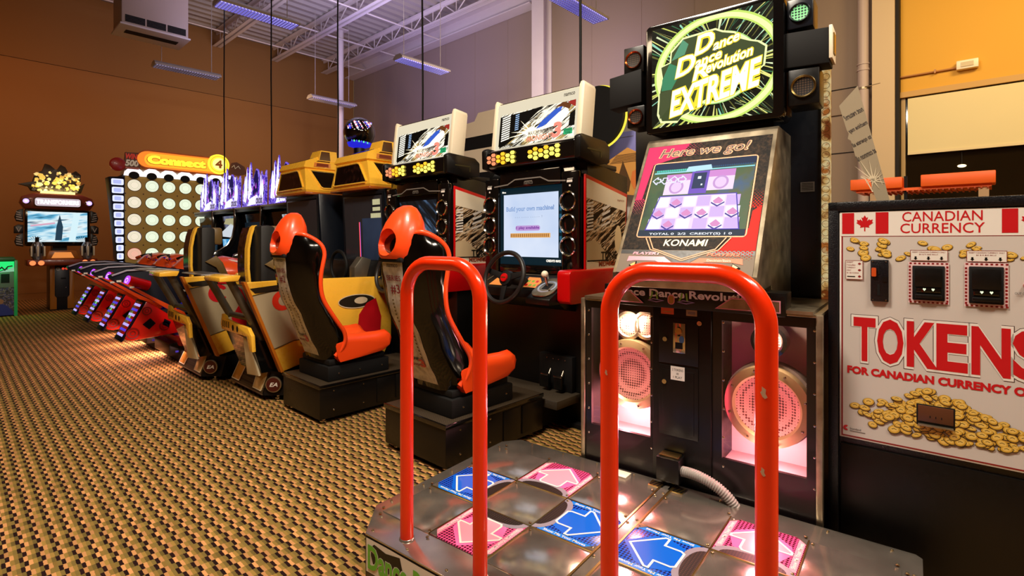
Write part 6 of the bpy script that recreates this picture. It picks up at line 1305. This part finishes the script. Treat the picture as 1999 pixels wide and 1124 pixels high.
for k in range(11):
    z1 = 2.46 - k * .148; z0 = z1 - .11; xl = 1.945 + (2.49 - z1) * .062; b = MB(); b.prism(rrect(xl + .01, z0, 2.135, z1, .02, 3), .02, .03, glow('cell_light', '#d8dcff', 1.25), C, 0); b.prism(rrect(xl + .035, z0 + .02, 2.10, z1 - .02, .015, 3), .03, .032, glow('cell_blue', '#b8c0f8', 1.0), C, 0); part('lit_cell', b, wp)
b = MB(); b.box((2.14, Y - .02, 2.53), (4.15, Y + .3, 2.66), mat('arch_back', '#e8dcc8', .5), .01); ar = part('arch_panel', b, t)
for k in range(7):
    b = MB(); b.annulus(2.29 + k * .272, 2.53, .085, .155, glow('arch_light', '#fff6ff', 1.7), C, .03, 20, 1.0, 0, 180); b.ell(2.29 + k * .272, 2.545, .08, .065, BLKM, C, .028); part('lit_arch', b, ar)
b = MB(); st = arc(2.50, 2.855, .175, 90, 270, 10) + [(3.72, 2.66), (3.72, 3.02)]; Cs = C @ Matrix.Translation((0, 0, .05))
b.prism(st, -.10, 0, mat('sign_orange_rim', '#e8702a', .4), Cs, .01); b.poly([(2.5 + (u - 2.5) * .97, 2.853 + (v - 2.853) * .86) for u, v in st], glow('sign_orange', '#ff8c2e', 1.0), Cs, .002)
b.poly(arc(2.56, 2.852, .12, 90, 270, 10) + [(3.6, 2.725), (3.6, 2.975)], glow('sign_amber', '#ffb02e', 1.2), Cs, .004)
sg = part('name_sign', b, t)
b = MB(); b.text('Connect', 2.47, 2.765, 3.47, 2.945, mat('sign_shadow', '#c06a10', .4, es=.8), Cs, .007, .12); b.text('Connect', 2.485, 2.777, 3.46, 2.94, glow('sign_yellow', '#ffe63a', 1.35), Cs, .010, .075); part('lettering', b, sg)
b = MB(); b.lathe([(.001, .03), (.18, .03), (.2, .01), (.2, -.06)], glow('sign_yellow', '#ffe63a', 1.35), Cs @ Matrix.Translation((3.69, 2.89, 0)), 40); b.annulus(3.69, 2.89, .15, .165, glow('sign_amber', '#ffb02e', 1.2), Cs, .031); b.ell(3.69, 2.89, .12, .12, glow('sign_paleyellow', '#fff08a', 1.4), Cs, .0312); b.text('4', 3.62, 2.81, 3.75, 2.97, mat('sign_brown', '#b05a10', .4, es=.3), Cs, .0325, .05); part('number_disc', b, sg)
b = MB(); b.lathe([(.001, .02), (.09, .02), (.12, .0), (.12, -.03)], mat('red_token', '#a81c14', .35, coat=.3), C @ Matrix.Translation((2.05, 2.72, 0.03)), 32); b.text('WIN', 2.16, 2.83, 2.34, 2.93, mat('win_red', '#d02818', .4, es=.25), C, .04, .05, .2); b.text('500', 2.15, 2.70, 2.36, 2.82, mat('win_grey', '#c8b8a0', .4, es=.25), C, .04, .05, .2)
b.prism([(2.13, 2.62), (2.38, 2.64), (2.38, 2.96), (2.16, 2.95)], -.02, .03, mat('win_board', '#6a3a1c', .5), C); b.rect(2.16, 2.65, 2.36, 2.685, mat('win_pink', '#c86a5a', .4), C, .04); part('prize_board', b, t)
b = MB(); b.prism([(3.88, 2.72), (3.95, 2.95), (4.05, 2.98), (4.2, 2.9), (4.25, 2.75), (4.1, 2.7)], -.02, .0, mat('win_board', '#6a3a1c', .5), C); b.outline([(3.95, 2.86), (4.0, 2.91), (4.02, 2.84), (4.08, 2.9), (4.12, 2.84)], .012, CREAM, C, .004, False); part('prize_board', b, t)

# ------------------------------------------------------------------ gun machine with golden topper
Y = 13.4
t = thing('shooting_machine', 'shooting game machine with two guns, lit name sign and jagged golden topper', 'arcade machine', (1.5, 13.6, 0))
C = frame((0, Y, 0), (1, 0, 0), (0, 0, 1)); m_olive = mat('orange_gold_panel', '#b06a1c', .35, coat=.3)
b = MB(); b.prism([(1.33, 0), (1.69, 0), (1.69, 1.0), (1.33, 1.0)], -.5, 0, BLKB, C, .006)
b.prism([(1.33, .02), (1.43, .02), (1.43, .24), (1.40, .28), (1.40, .92), (1.42, 1.0), (1.33, 1.0)], 0, .015, m_olive, C, .003); b.prism([(1.69, .02), (1.59, .02), (1.59, .24), (1.62, .28), (1.62, .92), (1.60, 1.0), (1.69, 1.0)][::-1], 0, .015, m_olive, C, .003); pd = part('pedestal', b, t)
b = MB(); b.prism([(1.41, .25), (1.61, .25), (1.61, .86), (1.41, .86)], 0, .012, mat('slate_door', '#20222c', .4), C, .004); b.rect(1.49, .60, 1.57, .63, BLKM, C, .013); b.lathe([(.012, .012), (.01, .018), (.001, .019)], CHROME, C @ Matrix.Translation((1.57, .43, 0)), 10); b.annulus(1.45, .80, .02, .03, WHT, C, .014); b.ell(1.45, .80, .012, .014, WHT, C, .014, 3); part('coin_door', b, pd)
for x in (1.525, 1.575): b = MB(); b.lathe([(.022, .012), (.018, .03), (.001, .034)], glow('start_lamp', '#ff4a30', .8), C @ Matrix.Translation((x, .805, 0)), 16); part('start_button', b, pd)
b = MB(); b.box((1.0, Y + .1, 1.25), (1.9, Y + .55, 1.95), BLK, .01); b.prism([(.97, 1.28), (1.93, 1.28), (1.93, 1.95), (.97, 1.95)], -.02, .05, BLKG, C, .01); b.box((1.4, Y + .3, 0), (1.62, Y + .6, 1.4), BLK); mo = part('monitor', b, t)
b = MB(); b.rect(1.01, 1.33, 1.89, 1.91, node_mat('battle_scene', streaks([(.3, '#12304a'), (.42, '#5ab0d8'), (.52, '#d0f0fc'), (.6, '#f0fcff'), (.7, '#3a6a88')], .95, .15, 1.6, 9.0, 'XZ')), C, .052)
b.poly([(1.6, 1.33), (1.7, 1.33), (1.78, 1.9), (1.68, 1.9)], glow('scr_pale', '#d8f4fc', 1.0), C, .054); b.poly([(1.40, 1.36), (1.50, 1.36), (1.52, 1.62), (1.47, 1.86), (1.42, 1.62)], glow('scr_slate', '#2c4a60', .7), C, .053); b.poly([(1.05, 1.62), (1.4, 1.68), (1.4, 1.71), (1.05, 1.65)], glow('scr_rose', '#e8b0c8', .9), C, .0545)
for cx in (1.12, 1.80):
    for k in range(7): a = rad(20 + k * 23); b.poly([(cx, 1.34), (cx + math.cos(a) * .1, 1.35 + math.sin(a) * .1), (cx + math.cos(a + .12) * .085, 1.35 + math.sin(a + .12) * .085)], glow('scr_dark', '#0c1c28', .6), C, .055)
part('screen', b, mo)
b = MB(); hd = [(.90, 2.08), (.97, 1.96), (1.93, 1.96), (2.0, 2.08), (1.97, 2.19), (1.80, 2.26), (1.10, 2.26), (.93, 2.19)]; b.prism(hd, -.2, .06, mat('rust_header', '#7a2c10', .35, coat=.3), C, .01); b.prism(rrect(1.09, 2.0, 1.80, 2.19, .05), .06, .08, mat('header_rim', '#5a2a14', .4), C, .004); hh = part('header', b, t)
b = MB(); b.poly(rrect(1.11, 2.02, 1.78, 2.17, .04), glow('header_glow', '#e8d8e0', .95), C, .081); b.text('TRANSFORMERS', 1.13, 2.055, 1.76, 2.14, glow('header_white', '#fffaff', 1.8), C, .084, .04); b.outline(rrect(1.13, 2.035, 1.76, 2.155, .03), .008, glow('header_grey', '#b8a0b0', .8), C, .082); part('lettering', b, hh)
for x in (.985, 1.915): b = MB(); b.lathe([(.065, .06), (.062, .09), (.045, .095)], CHROME, C @ Matrix.Translation((x, 2.10, 0)), 28); b.lathe([(.047, .085), (.001, .10)], glow('round_violet', '#c8a8ff', 1.6), C @ Matrix.Translation((x, 2.10, 0)), 24); b.lathe([(.022, .10), (.001, .105)], WHITE_L, C @ Matrix.Translation((x, 2.10, 0)), 16); part('round_lamp', b, hh)
rnd = random.Random(21); b = MB(); gm = [mat('topper_gold', '#e0c060', .3, .35), mat('topper_dark', '#2c2010', .35, .3), mat('topper_pale', '#fff0b0', .3, .2)]
out = [(.88, 2.42), (1.02, 2.38), (1.06, 2.30), (1.80, 2.30), (1.86, 2.50), (1.78, 2.44), (1.80, 2.66), (1.72, 2.74), (1.62, 2.66), (1.56, 2.80), (1.49, 2.84), (1.43, 2.72), (1.33, 2.82), (1.26, 2.84), (1.22, 2.70), (1.12, 2.64), (1.08, 2.48)]
b.prism(out, -.10, .0, gm[1], C, .006)
for k in range(120):
    u = rnd.uniform(1.08, 1.78); v = rnd.uniform(2.30, 2.74 - abs(u - 1.44) * .35); s = rnd.uniform(.02, .055); a0 = rnd.uniform(0, 6.28)
    pts = [(u + s * rnd.uniform(.6, 1) * math.cos(a0 + q), v + s * rnd.uniform(.5, 1) * math.sin(a0 + q)) for q in (0, 1.3, 2.6, 3.7, 5.0)]
    b.prism(pts, -.01, rnd.uniform(.01, .07), gm[k % 3], C)
part('golden_topper', b, t, 'jagged golden topper')
b = MB(); b.prism([(1.2, 2.26), (1.7, 2.26), (1.7, 2.31), (1.2, 2.31)], -.1, .06, glow('topper_underlight', '#ffe890', 1.5), C); part('topper_lamp', b, t); lamp('topper_glow', 'AREA', (1.45, 13.2, 2.3), 5, '#ffe8a0', .6, .1, (1.45, 13.4, 2.7))
for s in (-1, 1):
    for z0, kind in ((1.70, 0), (1.49, 1), (1.24, 0)):
        x0 = .955 if s < 0 else 1.945; f = lambda u, v: (x0 + s * u, z0 + v); b = MB()
        pts = [f(.0, .0), f(.10, .02), f(.125, .10), f(.09, .22), f(.0, .26)] if not kind else [f(.0, .0), f(.13, .0), f(.13, .13), f(.07, .17), f(.0, .16)]
        b.prism(pts if s > 0 else pts[::-1], -.04, 0.02, mat('side_fin_dark', '#2a2622', .35, .4), C, .005)
        if not kind:
            for k in range(4): q = [f(.01 + k * .012, .03 + k * .045), f(.10, .05 + k * .045), f(.10, .07 + k * .045), f(.01 + k * .012, .05 + k * .045)]; b.poly(q, mat('side_fin_stripe', '#a8a098', .4), C, .021)
        else: b.outline([f(.03, .12), f(.065, .04), f(.10, .12)], .015, mat('side_fin_stripe', '#a8a098', .4), C, .021, False)
        part('side_ornament', b, mo)
b = MB(); b.box((.98, Y - .3, .88), (2.02, Y + .1, 1.0), mat('rust_shelf', '#8a3412', .35, coat=.3), .02); b.prism([(1.25, 1.0), (1.75, 1.0), (1.70, 1.16), (1.30, 1.16)], 0, .2, m_olive, C, .01); b.poly([(1.33, 1.02), (1.67, 1.02), (1.62, 1.13), (1.38, 1.13)], glow('shelf_badge', '#ff9a4a', .8), C, .201); sh = part('gun_shelf', b, t)
for x in (1.06, 1.18, 1.82, 1.94): b = MB(); b.lathe([(.045, .0), (.04, .012), (.001, .018)], glow('shelf_lamp', '#ff8a50', 1.3), frame((x, Y - .3, .935), (1, 0, 0), (0, 0, 1)), 20); part('shelf_lamp', b, sh)
for x in (1.13, 1.86):
    b = MB(); M = Matrix.Translation((x, Y - .2, 1.0)); m_gun = mat('gun_silver', '#8f8a90', .3, .7)
    b.loft([[tuple(M @ V((w * math.cos(q), -.04 + .09 * math.sin(q), z))) for q in [2 * math.pi * k / 10 for k in range(10)]] for z, w in ((.0, .06), (.08, .10), (.18, .115), (.26, .09), (.33, .05))], m_gun)
    for k in range(5): b.box((x - .1 + k * .045, Y - .345, 1.06 + (k % 2) * .06), (x - .075 + k * .045, Y - .29, 1.25 + (k % 2) * .05), BLKG if k % 2 else CREAM, .006)
    b.cyl((x, Y - .2, 1.2), (x, Y - .2, 1.42), .03, BLKG); part('gun', b, t)
# green prize machine at the edge
t = thing('green_machine', 'low green lit machine with crowd picture beside the shooting game', 'arcade machine', (.5, 13.2, 0)); Y = 12.93; C = frame((0, Y, 0), (1, 0, 0), (0, 0, 1))
b = MB(); b.box((.1, Y, .02), (.84, Y + .6, .98), mat('green_side', '#0c4a20', .35), .01); b.prism([(.1, .98), (.84, .98), (.8, 1.06), (.14, 1.06)], -.5, -.02, mat('green_top', '#0f6a2c', .3), C, .008); bb = part('cabinet', b, t)
b = MB(); b.box((.80, .0, .0), (.845, 1.0, .02), mat('green_edge', '#1f7a3a', .3, es=.15, ecol='#30c060'), .004, C); b.rect(.10, .52, .80, .80, mat('machine_grey', '#6a6a68', .5), C, .003); b.rect(.63, .60, .74, .76, BLKM, C, .005); b.rect(.10, .02, .80, .52, node_mat('crowd_picture', blotches([(.35, '#1a1a20'), (.45, '#5a4a48'), (.52, '#1c2c7a'), (.58, '#a08880'), (.66, '#2a2a34')], 26, 0, .4)), C, .004); b.poly([(.50, .02), (.55, .2), (.62, .24), (.70, .2), (.78, .1), (.79, .02)], mat('crowd_blue', '#1c2c8c', .5), C, .006); b.ell(.63, .27, .035, .045, mat('crowd_skin', '#a87050', .5), C, .007); part('front_picture', b, bb)
b = MB(); b.poly([(.10, .86), (.80, .80), (.80, .98), (.10, .98)], glow('green_panel', '#2cf07a', 1.0), C, .006); b.poly([(.10, .79), (.45, .78), (.72, .84), (.8, .88), (.8, .80), (.1, .78)], glow('green_pale', '#a8f0c0', .6), C, .0065); b.outline([(.5, .83), (.56, .87), (.6, .83), (.64, .88), (.68, .83), (.72, .89), (.78, .90)], .02, BLK, C, .009, False); b.outline([(.5, .82), (.62, .81), (.72, .85)], .012, BLK, C, .0095, False); part('lit_header', b, bb)
lamp('green_glow', 'AREA', (.5, 12.86, .9), 3, '#40ff90', .5, .1, (.5, 12.3, 0))
